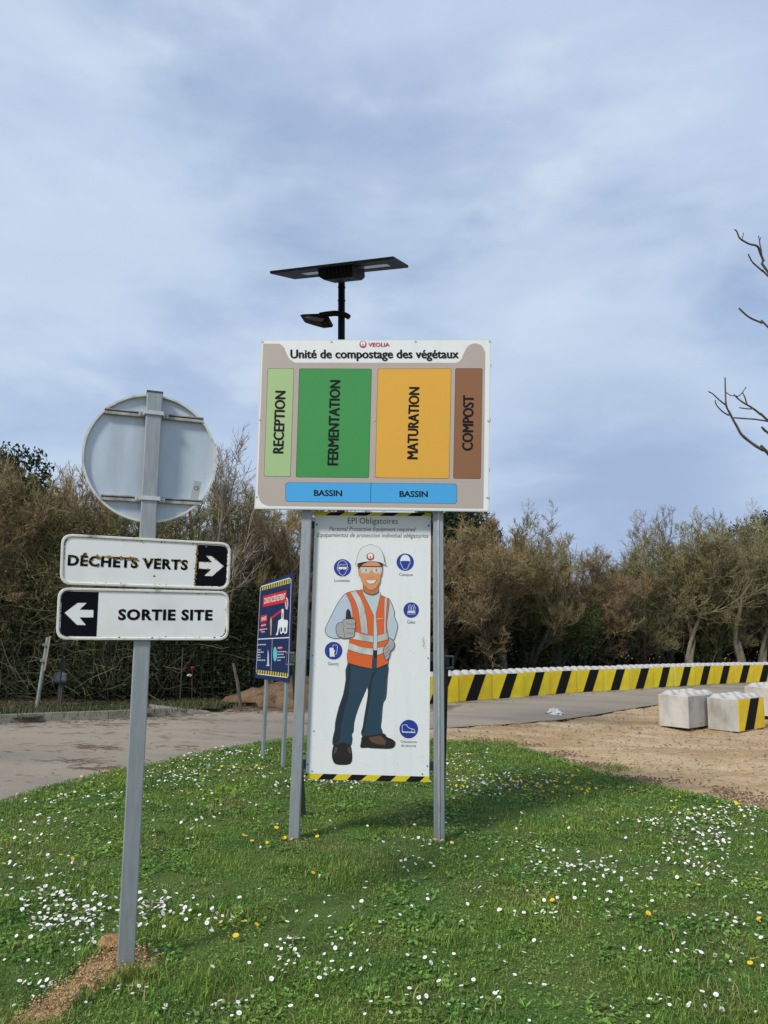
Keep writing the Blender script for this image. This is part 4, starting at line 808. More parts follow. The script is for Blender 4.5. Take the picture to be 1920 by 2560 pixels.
for p in wall_pts[30:]:
    p = Vector(p)
    if (p - cur).length >= 1.207 and nb < 18: cur = cur + (p - cur).normalized() * 1.207; chain.append(cur.copy()); nb += 1
ordn = ['first', 'second', 'third', 'fourth', 'fifth', 'sixth', 'seventh', 'eighth', 'ninth', 'tenth', 'eleventh', 'twelfth', 'thirteenth', 'fourteenth', 'fifteenth', 'sixteenth', 'seventeenth', 'eighteenth', 'nineteenth', 'twentieth']
blocks = []
for i in range(len(chain) - 1):
    a, b = chain[i], chain[i + 1]; r = proto or None
    if proto is None: r = proto = make_block('', GB)
    else: r = copy_tree(proto)
    r.location = (a.x, a.y, hgt(a.x, a.y) + rng.uniform(-.012, .008)); r.rotation_euler = (rng.normal(0, .008), rng.normal(0, .004), math.atan2(b.y - a.y, b.x - a.x) + rng.normal(0, .010)); blocks.append(r)
    if i < 2: r['label'] = 'yellow and black block of the barrier mostly hidden behind the safety notice' if i else 'leftmost yellow and black block, behind the middle of the safety notice'
    elif i == 2: r['label'] = 'yellow and black barrier block just right of the right grey post, partly behind it'
    else: r['label'] = '%s yellow and black barrier block counted from the right grey post' % ordn[i - 2]
def place(label, x, y, ang, group=None):
    r = copy_tree(proto); r.location = (x, y, hgt(x, y) - .01); r.rotation_euler = (0, 0, ang); r['label'] = label
    if group: r['group'] = group
    return r
GL = 'loose concrete blocks standing on the dirt'
# loose blocks: A shows its plain end and plain long side, B its plain end and striped long side, C at the frame's edge
P1 = Vector((5.86, 14.87)); dA = Vector((.74, .67)).normalized(); nA = Vector((-dA.y, dA.x))
c_ = P1 + dA * BLK_L + nA * BLK_W      # A is turned round: its striped side faces away
place('plain grey loose block left of the striped one, its painted side turned away', c_.x, c_.y, math.atan2(-dA.y, -dA.x), GL)
Q1 = Vector((6.79, 14.81)); dB = Vector((.745, .667)).normalized(); place('loose block with a black stripe on yellow beside the plain grey block', Q1.x - .005, Q1.y + .01, math.atan2(dB.y, dB.x), GL)
R1 = Vector((8.35, 16.6)); dC = Vector((.80, .6)).normalized(); nC = Vector((-dC.y, dC.x)); c_ = R1 + dC * BLK_L + nC * BLK_W
place('plain pale loose block cut by the right edge of the picture', c_.x, c_.y, math.atan2(-dC.y, -dC.x), GL)

# ================================================================== small things on the far verge
M_pale = mat('weathered_post', (.26, .30, .28), .8, var=.3, scale=15); M_wood = mat('stake_wood', (.11, .095, .07), .9, var=.4, scale=14, stretch=(1, 1, .2))
Z8 = lambda x, y: (x * .3737, 1500 + y * .3737)
def vp(b): g = gnd(*b); return g, Plane((g.x, g.y, 0), 0)
g, P8 = vp(Z8(240, 750)); lp = thing('leaning_signpost', 'leaning grey signpost seen edge-on behind the kerb on the left', 'signpost', g)
a, b = P8.w(P8.q(Z8(240, 750))), P8.w(P8.q(Z8(322, 250))); v, f = tube([a - (b - a) * .08, b], .035, 10); mk('post', v, f, M_pale, lp)
a, b = P8.w(P8.q(Z8(308, 468)), .06), P8.w(P8.q(Z8(345, 242)), .06); vd = (a - EYE); vd.z = 0; vd.normalize(); vd = (vd + Vector((.02, 0, 0))).normalized(); v, f = box((a + b) / 2, Vector((vd.y, -vd.x, 0)) * .012, vd * .22, (b - a) / 2); mk('sign_plate', v, f, mat('faded_plate', (.42, .36, .25), .8, var=.2, scale=10), lp)
for y in (298, 405): c_ = P8.w(P8.q(Z8(240 + (750 - y) * .164 + 6, y)), .03); v, f = box(c_, .055, .06, .02); mk('clamp', v, f, M_galvd, lp)
g, P8 = vp(Z8(410, 742)); v, f = box(P8.w(P8.q(Z8(409, 580))), .035, .035, abs(P8.q(Z8(409, 742))[1] - P8.q(Z8(409, 400))[1]) / 2); stk = mk('fence_stake', v, f, M_wood); tag(stk, 'short wooden stake behind the kerb with a plastic bag hung on it', 'stake')
cb = Vector(P8.q(Z8(415, 512))); bag = []; fb = []; n = 12
for j, (zz, r_) in enumerate(((.145, .012), (.11, .02), (.085, .05), (.06, .105), (0, .115), (-.07, .118), (-.105, .10), (-.115, .06))):
    for k in range(n):
        t = 2 * math.pi * k / n; rr = r_ * (1 + .18 * math.sin(5 * t + j) + rng.normal(0, .06)); bag.append(P8.w((cb.x + rr * math.cos(t), cb.y + zz + rng.normal(0, .004)), .07 + rr * .45 * math.sin(t)))
    if j: fb += [((j - 1) * n + k, (j - 1) * n + (k + 1) % n, j * n + (k + 1) % n, j * n + k) for k in range(n)]
fm = [2 if q[0] < 2 * n else (1 if q[0] >= 5 * n else 0) for q in fb]
tag(mk('plastic_bag', bag, fb, [mat('bag_film', (.30, .34, .36), .35, col2=(.20, .17, .16), scale=18), mat('bag_blue', (.09, .22, .30), .4, var=.3, scale=20), mat('bag_green', (.03, .22, .12), .4)], None, fm, smooth=True), 'small clear plastic bag tied with green, hanging on the wooden stake', 'plastic bag')
g, P8 = vp(Z8(1283, 700)); rs = thing('marker_rod', 'thin rusty rod with a red cap standing in front of the hedge', 'marker rod', g)
v, f = tube([P8.w(P8.q(Z8(1283, 706))), P8.w(P8.q(Z8(1286, 462)))], .011, 6); mk('rod', v, f, mat('rust', (.10, .045, .03), .9), rs)
c_ = P8.w(P8.q(Z8(1287, 455))); v, f = tube([c_ - Vector((0, 0, .045)), c_ + Vector((0, 0, .01)), c_ + Vector((0, 0, .03))], [.014, .042, .03], 10); mk('cap', v, f, mat('cap_red', (.5, .03, .02), .5), rs)
c_ = P8.w(P8.q(Z8(1270, 503)), .02); v, f = tube([c_ - Vector((.045, 0, .01)), c_, c_ + Vector((.04, 0, -.012))], [.02, .032, .014], 8); mk('rag', v, f, M_white, rs)
g, P8 = vp(Z8(1612, 745)); v, f = tube([P8.w(P8.q(Z8(1615, 755))), P8.w(P8.q(Z8(1590, 560))), P8.w(P8.q(Z8(1560, 422)))], [.035, .032, .026], 7); tag(mk('fence_stake', v, f, M_wood), 'leaning wooden stake at the end of the hedge beside the blue sign', 'stake')
# wire fence
fe = thing('wire_fence', 'sagging dark wire mesh fence in front of the hedge behind the kerb', 'fence', gnd(200, 1775)); P9 = Plane((-5.0, 14.75, 0), math.radians(28)); WV, WF = [], []
def wire(a, b, r=.0014):
    v, f = tube([P9.w(a), P9.w(b)], r, 3, False); k = len(WV); WV.extend(v); WF.extend(tuple(k + i for i in q) for q in f)
for k in range(11): z = .1 + k * .12; wire((-3.2, z + .01), (3.4, z - .01))
for k in range(56): x = -3.2 + k * .12; wire((x, .08), (x + .01, 1.32))
mk('wire_mesh', WV, WF, mat('wire', (.03, .04, .03), .9), fe)
for x in (-3.2, -1.0, 1.2, 3.4): v, f = box(P9.w((x, .60)), .011, .011, .64); mk('fence_post', v, f, M_darkstrut, fe)
# white litter beside the road
lc = gnd(1060 + 628 * .5184, 1550 + 455 * .5184); V, Fc = [], []; n = 14
for j in range(5):
    for k in range(n):
        t = 2 * math.pi * k / n; r_ = (.16, .15, .11, .06, .02)[j] * rng.uniform(.6, 1.2); V.append((lc.x + r_ * math.cos(t) * 1.2, lc.y + r_ * math.sin(t), lc.z + (0, .03, .07, .09, .07)[j] * rng.uniform(.3, 1.6)))
    if j: Fc += [((j - 1) * n + k, (j - 1) * n + (k + 1) % n, j * n + (k + 1) % n, j * n + k) for k in range(n)]
tag(mk('crumpled_sheet', V, Fc, mat('litter_white', (.55, .57, .57), .6)), 'crumpled white plastic sheet lying at the edge of the road on the right', 'litter')
# soil bank left of the barrier
bank = [(-3.3, 15.55), (-2.2, 15.6), (-.9, 15.9), (.2, 16.6), (.8, 17.5), (.2, 19), (-1.5, 18.8), (-2.6, 17.2)]
sheet('soil_bank', bank, .15, ground_mat('bank_soil', (.16, .10, .055), (.22, .15, .09), (.09, .06, .035), 3, 5, 1., 30), (-.8, 17.1), rings=16, seg=70, noise_amp=.12, bumpz=.5, kind='structure', jag=3)

# ================================================================== loose stones, bark, debris
def rocks(n, pts, smin, smax, name, m, kind='stuff', flat=.6):
    c = pts; s = rng.uniform(smin, smax, n) ** 1.0; base = np.array([(1, 0, 0), (0, 1, 0), (-1, 0, 0), (0, -1, 0), (0, 0, 1), (0, 0, -1)], float)
    fc = np.array([(0, 1, 4), (1, 2, 4), (2, 3, 4), (3, 0, 4), (1, 0, 5), (2, 1, 5), (3, 2, 5), (0, 3, 5)])
    A = rng.uniform(0, 6.28, n); J = rng.uniform(.6, 1.3, (n, 6, 3)); V = base[None] * J * s[:, None, None] * np.array([1, .8, flat]); x = V[..., 0] * np.cos(A)[:, None] - V[..., 1] * np.sin(A)[:, None]; y = V[..., 0] * np.sin(A)[:, None] + V[..., 1] * np.cos(A)[:, None]
    V = np.stack([x, y, V[..., 2]], -1) + c[:, None]; Fq = (fc[None] + np.arange(n)[:, None, None] * 6).reshape(-1, 3)
    return tag(mk(name, V.reshape(-1, 3), Fq, m), kind=kind)
def in_area(n, x0, x1, y0, y1, test=None, dz=0.):
    P = np.zeros((0, 2))
    while len(P) < n:
        q = np.column_stack([rng.uniform(x0, x1, n * 2), rng.uniform(y0, y1, n * 2)]); P = np.vstack([P, q[test(q)] if test else q])
    P = P[:n]; return np.column_stack([P, vh(P[:, 0], P[:, 1]) + dz])
def near_curve(n, curve, lo, hi, spread, dz):
    i = rng.integers(lo, hi, n); c = np.array([curve[k] for k in i]); q = c + rng.normal(0, spread, (n, 2)); return np.column_stack([q, vh(q[:, 0], q[:, 1]) + dz])
M_stone = mat('stones', (.42, .34, .24), .95, col2=(.28, .20, .13), scale=30, island=.35)
roadpoly = fs + ns[::-1]
nl = lambda q: ~inpoly(q[:, 0], q[:, 1], LAWN) & ~inpoly(q[:, 0], q[:, 1], roadpoly)
P = in_area(5200, 1.0, 11, 7.5, 22, nl, -.015); rocks(len(P), P, .004, .022, 'dirt_stones', M_stone)
P = in_area(260, 1.0, 9, 8.5, 18, nl, -.014); rocks(len(P), P, .008, .034, 'dirt_clods', mat('clods', (.27, .19, .115), .95, var=.3, scale=25, island=.3), flat=.5)
sx = [(p.x, p.y) for p in sp]
P = near_curve(420, [tuple(p) for p in smoothline(sx, 6, True)], 0, len(sx) * 6, .05, .022); rocks(len(P), P, .002, .008, 'scattered_spoil', M_stone)
P = in_area(900, min(p[0] for p in sx), max(p[0] for p in sx), min(p[1] for p in sx), max(p[1] for p in sx), lambda q: inpoly(q[:, 0], q[:, 1], sx), .04); P[:, 2] += rng.uniform(-.005, .03, len(P)); rocks(len(P), P, .002, .009, 'spoil_stones', mat('spoil_stones', (.52, .36, .2), .95, col2=(.36, .22, .11), scale=40, island=.35))
st_ = Zs(770, 512); v = [(st_.x + .075 * math.cos(a) * r_, st_.y + .05 * math.sin(a) * r_, st_.z + z) for z, r_ in ((0, 1), (.05, 1.05), (.085, .7)) for a in (.2, 1.3, 2.2, 3.3, 4.2, 5.4)]
Fc = [(j * 6 + k, j * 6 + (k + 1) % 6, j * 6 + 6 + (k + 1) % 6, j * 6 + 6 + k) for j in (0, 1) for k in range(6)] + [tuple(range(12, 18))]
tag(mk('stone', v, Fc, M_spoil), 'fist-sized pale stone behind the foot of the left post', 'stone')
# bark strips and twigs on the road and verge (thin bent slivers)
def slivers(P, lmin, lmax, w, name, m, ang=None):
    n = len(P); a = rng.uniform(0, 6.28, n) if ang is None else rng.normal(ang, .5, n); L = rng.uniform(lmin, lmax, n); d = np.column_stack([np.cos(a), np.sin(a), np.zeros(n)]); s = np.column_stack([-np.sin(a), np.cos(a), np.zeros(n)])
    bend = rng.normal(0, .05, n)[:, None]; w_ = (rng.uniform(.5, 1.3, n) * w)[:, None]; z = np.array([0, 0, 1.]) * .003
    p0 = P; p1 = P + d * (L / 2)[:, None] + s * bend * L[:, None] + z * 1.; p2 = P + d * L[:, None]
    V = np.stack([p0 + s * w_ * .4, p0 - s * w_ * .4, p1 - s * w_ * .6 , p1 + s * w_ * .6 + z, p2 - s * w_ * .2, p2 + s * w_ * .2], 1).reshape(-1, 3); b = np.arange(n)[:, None] * 6
    return tag(mk(name, V, np.concatenate([b + np.array([[0, 1, 2, 3]]), b + np.array([[3, 2, 4, 5]])]), m), kind='stuff')
M_bark = mat('bark_debris', (.17, .085, .045), .95, col2=(.09, .055, .035), scale=12, island=.4)
rd = lambda q: inpoly(q[:, 0], q[:, 1], roadpoly)
P = in_area(300, -9, 0, 7, 16, rd, .010); slivers(P, .02, .17, .009, 'road_debris', M_bark, 0.1)
pp = []
for (px_, py_, sx_, sy_, n_) in ((225, 1869, 40, 2, 40), (255, 1873, 30, 2, 25), (190, 1904, 40, 3, 25), (245, 1921, 50, 2.5, 45), (300, 1925, 25, 2, 20), (470, 1798, 45, 3, 40), (310, 1811, 60, 2.5, 60), (110, 1818, 60, 3, 30), (430, 1872, 40, 4, 18), (360, 1840, 120, 14, 30), (100, 1880, 80, 30, 22)):
    pp += [tuple(gnd(px_ + rng.normal(0, sx_), py_ + rng.normal(0, sy_)) + Vector((0, 0, .011))) for _ in range(n_)]
slivers(np.array(pp), .04, .28, .010, 'bark_streaks', M_bark, .05)
P = near_curve(900, [(-2.3, 15.2), (-1.9, 15.1), (-1.5, 15.35), (-1.0, 15.3), (-2.8, 15.0), (-.6, 15.6), (.2, 15.8), (1., 16.3)], 0, 8, .3, .014); slivers(P, .04, .30, .02, 'bark_heap', M_bark, .2)
P = near_curve(260, [tuple(p[:2]) for p in kp], 12, len(kp), .14, .013); P[:, 1] -= .15; slivers(P, .03, .16, .016, 'kerb_debris', M_bark)
P = near_curve(500, chain, 1, 14, .18, .014); P[:, 0] += .12; P[:, 1] -= .16; slivers(P, .03, .2, .013, 'barrier_debris', M_bark, .7)
P = in_area(650, 1.2, 10, 9, 20, nl, .004); slivers(P, .03, .22, .012, 'dirt_twigs', M_bark, .1)
# low ridges of pushed-up soil between the lawn and the dirt
edge_pts = [(1.2, 12.15), (1.9, 12.0), (2.4, 11.3), (2.65, 10.4), (2.9, 9.7), (3.3, 9.0), (3.75, 8.45), (4.2, 7.9)]
P = near_curve(2400, smoothline(edge_pts, 12), 0, 84, .20, -.012); P = P[np.array([pn(x, y, 1.6, 5) for x, y in P[:, :2]]) > -.12]; rocks(len(P), P, .003, .022, 'soil_ridge', mat('ridge_soil', (.22, .145, .085), .95, var=.4, scale=20, island=.4), flat=.7)

# ================================================================== lawn: blades, broad leaves, flowers
LX = np.array(LAWN)
def lawn_pts(n, y0, y1, x0=-4.6, x1=5.4):
    m = max(n * 2, 10); q = np.column_stack([rng.uniform(x0, x1, m), rng.uniform(y0, y1, m)])
    q = q[inpoly(q[:, 0], q[:, 1], LAWN) & ~inpoly(q[:, 0], q[:, 1], sx)]; return q[:n]
def M_grassmat(name, base, dark, dry, island):
    m = ground_mat(name, base, dark, dry, 1.6, 1.1, .0, 14, lo=.40, hi=.62, lo2=.55, hi2=.74); t, b = nd(m)
    g = N(t, 'ShaderNodeNewGeometry'); hs = N(t, 'ShaderNodeHueSaturation'); r1 = N(t, 'ShaderNodeMapRange'); r1.inputs[3].default_value = 1 - island; r1.inputs[4].default_value = 1 + island
    r2 = N(t, 'ShaderNodeMapRange'); r2.inputs[3].default_value = .475; r2.inputs[4].default_value = .515; src = b.inputs['Base Color'].links[0].from_socket
    t.links.new(g.outputs['Random Per Island'], r1.inputs[0]); t.links.new(g.outputs['Random Per Island'], r2.inputs[0]); t.links.new(r1.outputs[0], hs.inputs['Value']); t.links.new(r2.outputs[0], hs.inputs['Hue']); t.links.new(src, hs.inputs['Color']); t.links.new(hs.outputs[0], b.inputs['Base Color'])
    b.inputs['Roughness'].default_value = .55; b.inputs['Specular IOR Level'].default_value = .3
    tr = N(t, 'ShaderNodeBsdfTranslucent'); mx = N(t, 'ShaderNodeMixShader'); mx.inputs[0].default_value = .28; t.links.new(hs.outputs[0], tr.inputs['Color']); out = t.nodes['Material Output']; t.links.new(b.outputs[0], mx.inputs[1]); t.links.new(tr.outputs[0], mx.inputs[2]); t.links.new(mx.outputs[0], out.inputs['Surface'])
    return m
M_grass = M_grassmat('grass_blades', (.215, .315, .046), (.115, .225, .038), (.27, .25, .08), .6)
M_weed = M_grassmat('broad_leaves', (.205, .335, .056), (.12, .25, .044), (.25, .28, .085), .55)
def blades(q, hmin, hmax, w, tall=None):
    n = len(q); z = vh(q[:, 0], q[:, 1]) + .012; a = rng.uniform(0, 6.28, n); h = rng.uniform(hmin, hmax, n)
    h *= np.clip(1.0 + 1.1 * np.array([pn(x, y, 1.7, 2) + .5 * pn(x, y, 5, 1) for x, y in q]), .45, 1.8)
    lean = rng.uniform(.15, .95, n) * h; d = np.column_stack([np.cos(a), np.sin(a)]); s = np.column_stack([-np.sin(a), np.cos(a)]) * (w * rng.uniform(.6, 1.3, n))[:, None]
    b = np.column_stack([q, z]); m = np.column_stack([q + d * (lean * .35)[:, None], z + h * .6]); t = np.column_stack([q + d * lean[:, None], z + h * rng.uniform(.75, 1., n)]); S = np.column_stack([s, np.zeros(n)])
    V = np.stack([b - S, b + S, m + S * .8, m - S * .8, t + S * .12, t - S * .12], 1).reshape(-1, 3); k = np.arange(n)[:, None] * 6
    return V, np.concatenate([k + np.array([[0, 1, 2, 3]]), k + np.array([[3, 2, 4, 5]])])
parts = []
for n, y0, y1, x0, x1, w in ((135000, 2.7, 5.0, -2.9, 3.2, .0018), (95000, 5.0, 7.3, -3.8, 4.2, .0023), (80000, 7.3, 12.3, -4.2, 4.4, .0038)): parts.append((*blades(lawn_pts(n, y0, y1, x0, x1), .012, .034, w), 0))
v, f, _ = join(parts); tag(mk('grass', v, f, M_grass), kind='stuff')
# tufts
cents = lawn_pts(110, 2.8, 11.8); edge_q = near_curve(1500, [tuple(p) for p in smoothline(sx, 6, True)], 0, len(sx) * 6, .035, 0)[:, :2]
q = np.concatenate([edge_q] + [c + rng.normal(0, rng.uniform(.03, .09), (90, 2)) for c in cents] + [np.array(gnd(340, 1965)[:2]) + rng.normal(0, .12, (700, 2)), np.array(gnd(400, 2345)[:2]) + rng.normal(0, .09, (600, 2))] + [np.array(gnd(*p)[:2]) + rng.normal(0, .16, (500, 2)) for p in ((1255, 1865), (1180, 1862), (1520, 1925))])
v, f = blades(q, .03, .075, .0022); tag(mk('grass_tufts', v, f, M_grass), kind='stuff')
q = lawn_pts(9000, 2.8, 11.5); q = q[np.array([pn(x, y, 1.1, 21) for x, y in q]) > -.15]; v, f = blades(q, .025, .06, .0022); tag(mk('dry_straw', v, f, mat('straw', (.36, .29, .13), .8, col2=(.24, .17, .07), scale=6, island=.3)), kind='stuff')
# clover-like mats and rosettes
q = np.concatenate([lawn_pts(110000, 2.7, 7), lawn_pts(45000, 7, 12.2)]); keep = np.array([pn(x, y, 1.3, 7) + .5 * pn(x, y, 4, 3) for x, y in q]) > -.28; q = q[keep]; n = len(q)
c = np.column_stack([q, vh(q[:, 0], q[:, 1]) + rng.uniform(.015, .045, n)]); a = vnorm(np.column_stack([rng.normal(size=(n, 2)), rng.normal(0, .35, n)])); b = vnorm(np.cross(a, np.column_stack([rng.normal(0, .35, (n, 2)), np.ones(n)]))); s = rng.uniform(.0035, .0095, (n, 1)) * (1 + .9 * (np.array([pn(x, y, 2.3, 12) for x, y in q]) > .12))[:, None] * (1 + (q[:, 1:] > 7) * .4)
parts = [(*quads(c, a * s, b * s * .75), 0)]
for cx_, cy_ in lawn_pts(900, 2.8, 9):                 # rosettes of longer leaves
    k = rng.integers(6, 11); t = rng.uniform(0, 6.28, k); d = np.column_stack([np.cos(t), np.sin(t), rng.uniform(.2, .7, k)]); L = rng.uniform(.010, .028, (k, 1)); cc = np.array([cx_, cy_, hgt(cx_, cy_) + .02]) + d * L; s_ = np.column_stack([-np.sin(t), np.cos(t), np.zeros(k)])
    parts.append((*quads(cc, d * L, s_ * L * .32), 0))
v, f, _ = join(parts); tag(mk('ground_leaves', v, f, M_weed), kind='stuff')
# daisies and dandelions
def flower_proto(r, h, petals, mp, mc, name):
    V, Fc, M = [], [], []
    st = 4
    for z in (0, h):
        for k in range(3): V.append((.0012 * math.cos(k * 2.1), .0012 * math.sin(k * 2.1), z))
    Fc += [(k, (k + 1) % 3, 3 + (k + 1) % 3, 3 + k) for k in range(3)]; M += [2] * 3
    b = len(V); n = petals
    for k in range(n):
        t = 2 * math.pi * k / n; V.append((r * .15 * math.cos(t), r * .15 * math.sin(t), h + .001)); V.append((r * math.cos(t + .08), r * math.sin(t + .08), h + r * (.10 if k % 2 else .20)))
    for k in range(n): k2 = (k + 1) % n; Fc.append((b + 2 * k, b + 2 * k + 1, b + 2 * k2 + 1, b + 2 * k2)); M.append(0)
    b = len(V)
    for z, rr in ((.0012, r * .26), (.0032, r * .17)):
        for k in range(8): V.append((rr * math.cos(k * .785), rr * math.sin(k * .785), h + z))
    Fc += [(b + k, b + (k + 1) % 8, b + 8 + (k + 1) % 8, b + 8 + k) for k in range(8)] + [tuple(b + 8 + k for k in range(8))]; M += [1] * 9
    me = bpy.data.meshes.new(name); me.from_pydata(V, [], Fc); me.materials.append(mp); me.materials.append(mc); me.materials.append(MATS['stem']); me.polygons.foreach_set('material_index', M); me.update(); return me, np.array(V), Fc, M
mat('stem', (.07, .13, .03), .7); M_petal = mat('daisy_petal', (.76, .76, .72), .6, col2=(.66, .56, .56), scale=30, lo=.5, hi=.8); M_dcen = mat('daisy_centre', (.55, .36, .02), .7); M_dand = mat('dandelion_yellow', (.72, .47, .01), .6); M_dand2 = mat('dandelion_centre', (.60, .33, .005), .7)
DP = flower_proto(.0125, .052, 16, M_petal, M_dcen, 'daisy'); YP = flower_proto(.0165, .06, 20, M_dand, M_dand2, 'dandelion')
MULT = 2.0
def scatter(cl):
    out = []
    for (px, py, sx_, sy_, n) in cl:
        for _ in range(int(n * MULT)):
            x_, y_ = px + rng.normal(0, sx_ * (.9 if n > 30 else 1)), py + rng.normal(0, sy_)
            if y_ < 1830: continue
            g_ = gnd(x_, y_)
            if inpoly(np.array([g_.x]), np.array([g_.y]), LAWN)[0] and not inpoly(np.array([g_.x]), np.array([g_.y]), sx)[0]: out.append(g_)
    return out
D = scatter([(200, 2325, 85, 38, 105), (90, 2270, 90, 40, 50), (385, 2285, 38, 16, 34), (440, 2260, 40, 20, 8), (60, 2190, 60, 30, 16), (60, 2470, 60, 28, 14), (310, 2510, 60, 30, 9), (540, 2540, 60, 18, 8), (735, 2395, 30, 40, 14), (800, 2440, 60, 50, 16), (850, 2330, 60, 40, 9), (560, 2300, 50, 25, 10), (1010, 2130, 60, 40, 12), (1040, 2540, 70, 20, 6),
             (1480, 2185, 80, 18, 46), (1340, 2170, 60, 22, 14), (1745, 2110, 80, 26, 80), (1800, 2050, 70, 18, 80), (1640, 2060, 60, 15, 20), (1560, 2240, 90, 20, 18), (1780, 2190, 70, 20, 22), (1260, 1968, 90, 15, 120), (1150, 1915, 45, 20, 50), (1180, 1975, 40, 15, 22), (870, 1962, 90, 10, 80), (700, 1975, 60, 12, 20), (440, 1945, 60, 18, 75), (570, 1893, 60, 8, 60), (520, 1935, 60, 20, 40), (650, 1930, 40, 16, 30),
             (120, 2095, 90, 50, 40), (470, 2050, 80, 50, 28), (200, 2000, 90, 25, 36), (1690, 2400, 60, 12, 12), (1640, 2350, 150, 50, 14), (1340, 2310, 50, 14, 12), (1850, 2330, 60, 60, 12), (1720, 2520, 80, 18, 10), (1100, 2410, 40, 30, 6), (1250, 2500, 120, 30, 10), (960, 2250, 500, 130, 60), (1300, 2080, 300, 40, 40), (600, 2450, 300, 60, 16)])
MULT = 1.0
Yl = scatter([(690, 2112, 22, 5, 9), (640, 2100, 20, 6, 4), (790, 2100, 26, 8, 4), (160, 1945, 60, 14, 16), (430, 1915, 50, 10, 12), (1350, 1962, 80, 12, 90), (1430, 1985, 50, 10, 20), (1130, 1940, 40, 30, 40), (1580, 1985, 60, 12, 10), (1800, 2020, 60, 10, 12), (1120, 1900, 40, 25, 14), (590, 2345, 18, 12, 6), (540, 2325, 8, 3, 2), (1300, 2250, 8, 3, 1), (1607, 2306, 5, 3, 2), (1595, 2325, 6, 3, 1), (1525, 2266, 3, 3, 1), (1885, 2425, 12, 4, 3), (1900, 2315, 6, 3, 2), (1500, 2210, 200, 60, 8), (750, 2230, 40, 10, 2), (340, 2255, 6, 3, 1), (1100, 2120, 20, 6, 3), (100, 2100, 60, 60, 5), (590, 1925, 60, 14, 10)])
SZ = 1.
def flowers(L, proto, name, label, cat, group, cap, rest):
    L = sorted(L, key=lambda p: (Vector((p.x, p.y, p.z)) - EYE).length); me, V0, F0, M0 = proto
    def xf(p):
        s = rng.uniform(.5, .95) * SZ; return s, rng.normal(0, .38), rng.normal(-.08, .38), rng.uniform(0, 6.28)
    for p in L[:cap]:
        s, rx_, ry_, rz_ = xf(p); o = bpy.data.objects.new(name, me); COL.objects.link(o); o.location = (p.x, p.y, p.z + .012); o.scale = (s, s, s * rng.uniform(.6, 1.1)); o.rotation_euler = (rx_ + .12, ry_, rz_); tag(o, label, cat, group)
    VV, FF, MM = [], [], []
    from mathutils import Euler
    for p in L[cap:]:
        s, rx_, ry_, rz_ = xf(p); R_ = np.array(Euler((rx_, ry_, rz_)).to_matrix()); b = len(VV); VV.extend((V0 * s * 1.1) @ R_.T + np.array([p.x, p.y, p.z + .015])); FF.extend(tuple(b + i for i in q) for q in F0); MM.extend(M0)
    if VV: o = mk(rest, VV, FF, list(me.materials), None, MM); tag(o, kind='stuff')
flowers(D, DP, 'daisy', 'small white daisy with a yellow centre in the lawn', 'daisy', 'daisies in the lawn', 300, 'distant_daisies')
SZ = 1.15
flowers(Yl, YP, 'dandelion', 'yellow dandelion flower in the lawn', 'dandelion', 'dandelions in the lawn', 300, 'distant_dandelions')

# ================================================================== trees
M_bk = mat('bark', (.10, .085, .060), .95, col2=(.055, .05, .035), scale=6, bump=.8, bscale=20, stretch=(1, 1, .3)); M_bk2 = mat('pale_bark', (.25, .22, .155), .95, col2=(.14, .125, .08), scale=5, bump=.8, bscale=20, stretch=(1, 1, .3))
M_tw = mat('twigs_olive', (.26, .235, .105), .9, col2=(.155, .15, .068), scale=1.2, island=.35, objvar=.16); M_tw2 = mat('twigs_brown', (.30, .22, .105), .9, col2=(.19, .15, .075), scale=1.2, island=.3, objvar=.16); M_tw3 = mat('twigs_grey', (.30, .26, .21), .9, col2=(.19, .16, .13), scale=1.2, island=.3, objvar=.16)
M_bud = mat('buds_olive', (.28, .225, .06), .8, col2=(.18, .165, .05), scale=1.5, island=.4, objvar=.16); M_bud2 = mat('buds_rust', (.34, .215, .10), .8, col2=(.22, .155, .07), scale=1.5, island=.4, objvar=.16)
M_ivy = mat('ivy', (.022, .038, .013), .85, col2=(.045, .048, .02), scale=.9, island=.5, spec=.2, objvar=.25); M_fresh = mat('fresh_leaves', (.07, .115, .024), .6, col2=(.045, .085, .02), scale=1.5, island=.4, spec=.2); M_everg = mat('evergreen', (.022, .036, .016), .8, spec=.2, col2=(.03, .045, .018), scale=1.2, island=.4)
M_moss = mat('mossy_sprays', (.17, .16, .04), .8, col2=(.08, .085, .025), scale=1.5, island=.4)
kinds = {}
def kind(name, **kw):
    sb, tw, bd = kw.pop('m'); T, C = tree_geo(**kw)
    t = mk('trunk', T[0], T[1], sb); c = mk('crown', C[0], C[1], [tw, bd], None, C[2]); kinds[name] = (t.data, c.data, T, C); bpy.data.objects.remove(t); bpy.data.objects.remove(c)
kind('bushy', H=5.2, stems=6, n1=9, n2=9, n3=8, n4=7, spreadx=.24, twig=.0065, leaves=3000, leafs=.015, clear=.12, m=(M_bk, M_tw, M_bud))
kind('bushy_b', H=5.2, stems=5, n1=11, n2=9, n3=8, n4=7, spreadx=.3, twig=.0065, leaves=3000, leafs=.016, clear=.15, m=(M_bk, M_tw2, M_bud2))
kind('upright', H=5.6, stems=8, n1=9, n2=6, n3=7, n4=8, spreadx=.15, twig=.006, leaves=3500, leafs=.017, up=.14, clear=.2, m=(M_bk, M_tw2, M_bud2))
kind('sparse', H=5.6, stems=3, n1=10, n2=6, n3=6, n4=4, spreadx=.22, twig=.005, leaves=500, leafs=.018, up=.12, clear=.3, m=(M_bk2, M_tw3, M_bud))
kind('clear_stem', H=6., stems=2, n1=13, n2=8, n3=7, n4=7, spreadx=.1, twig=.0065, leaves=3000, leafs=.017, up=.05, clear=.42, m=(M_bk2, M_tw, M_bud))
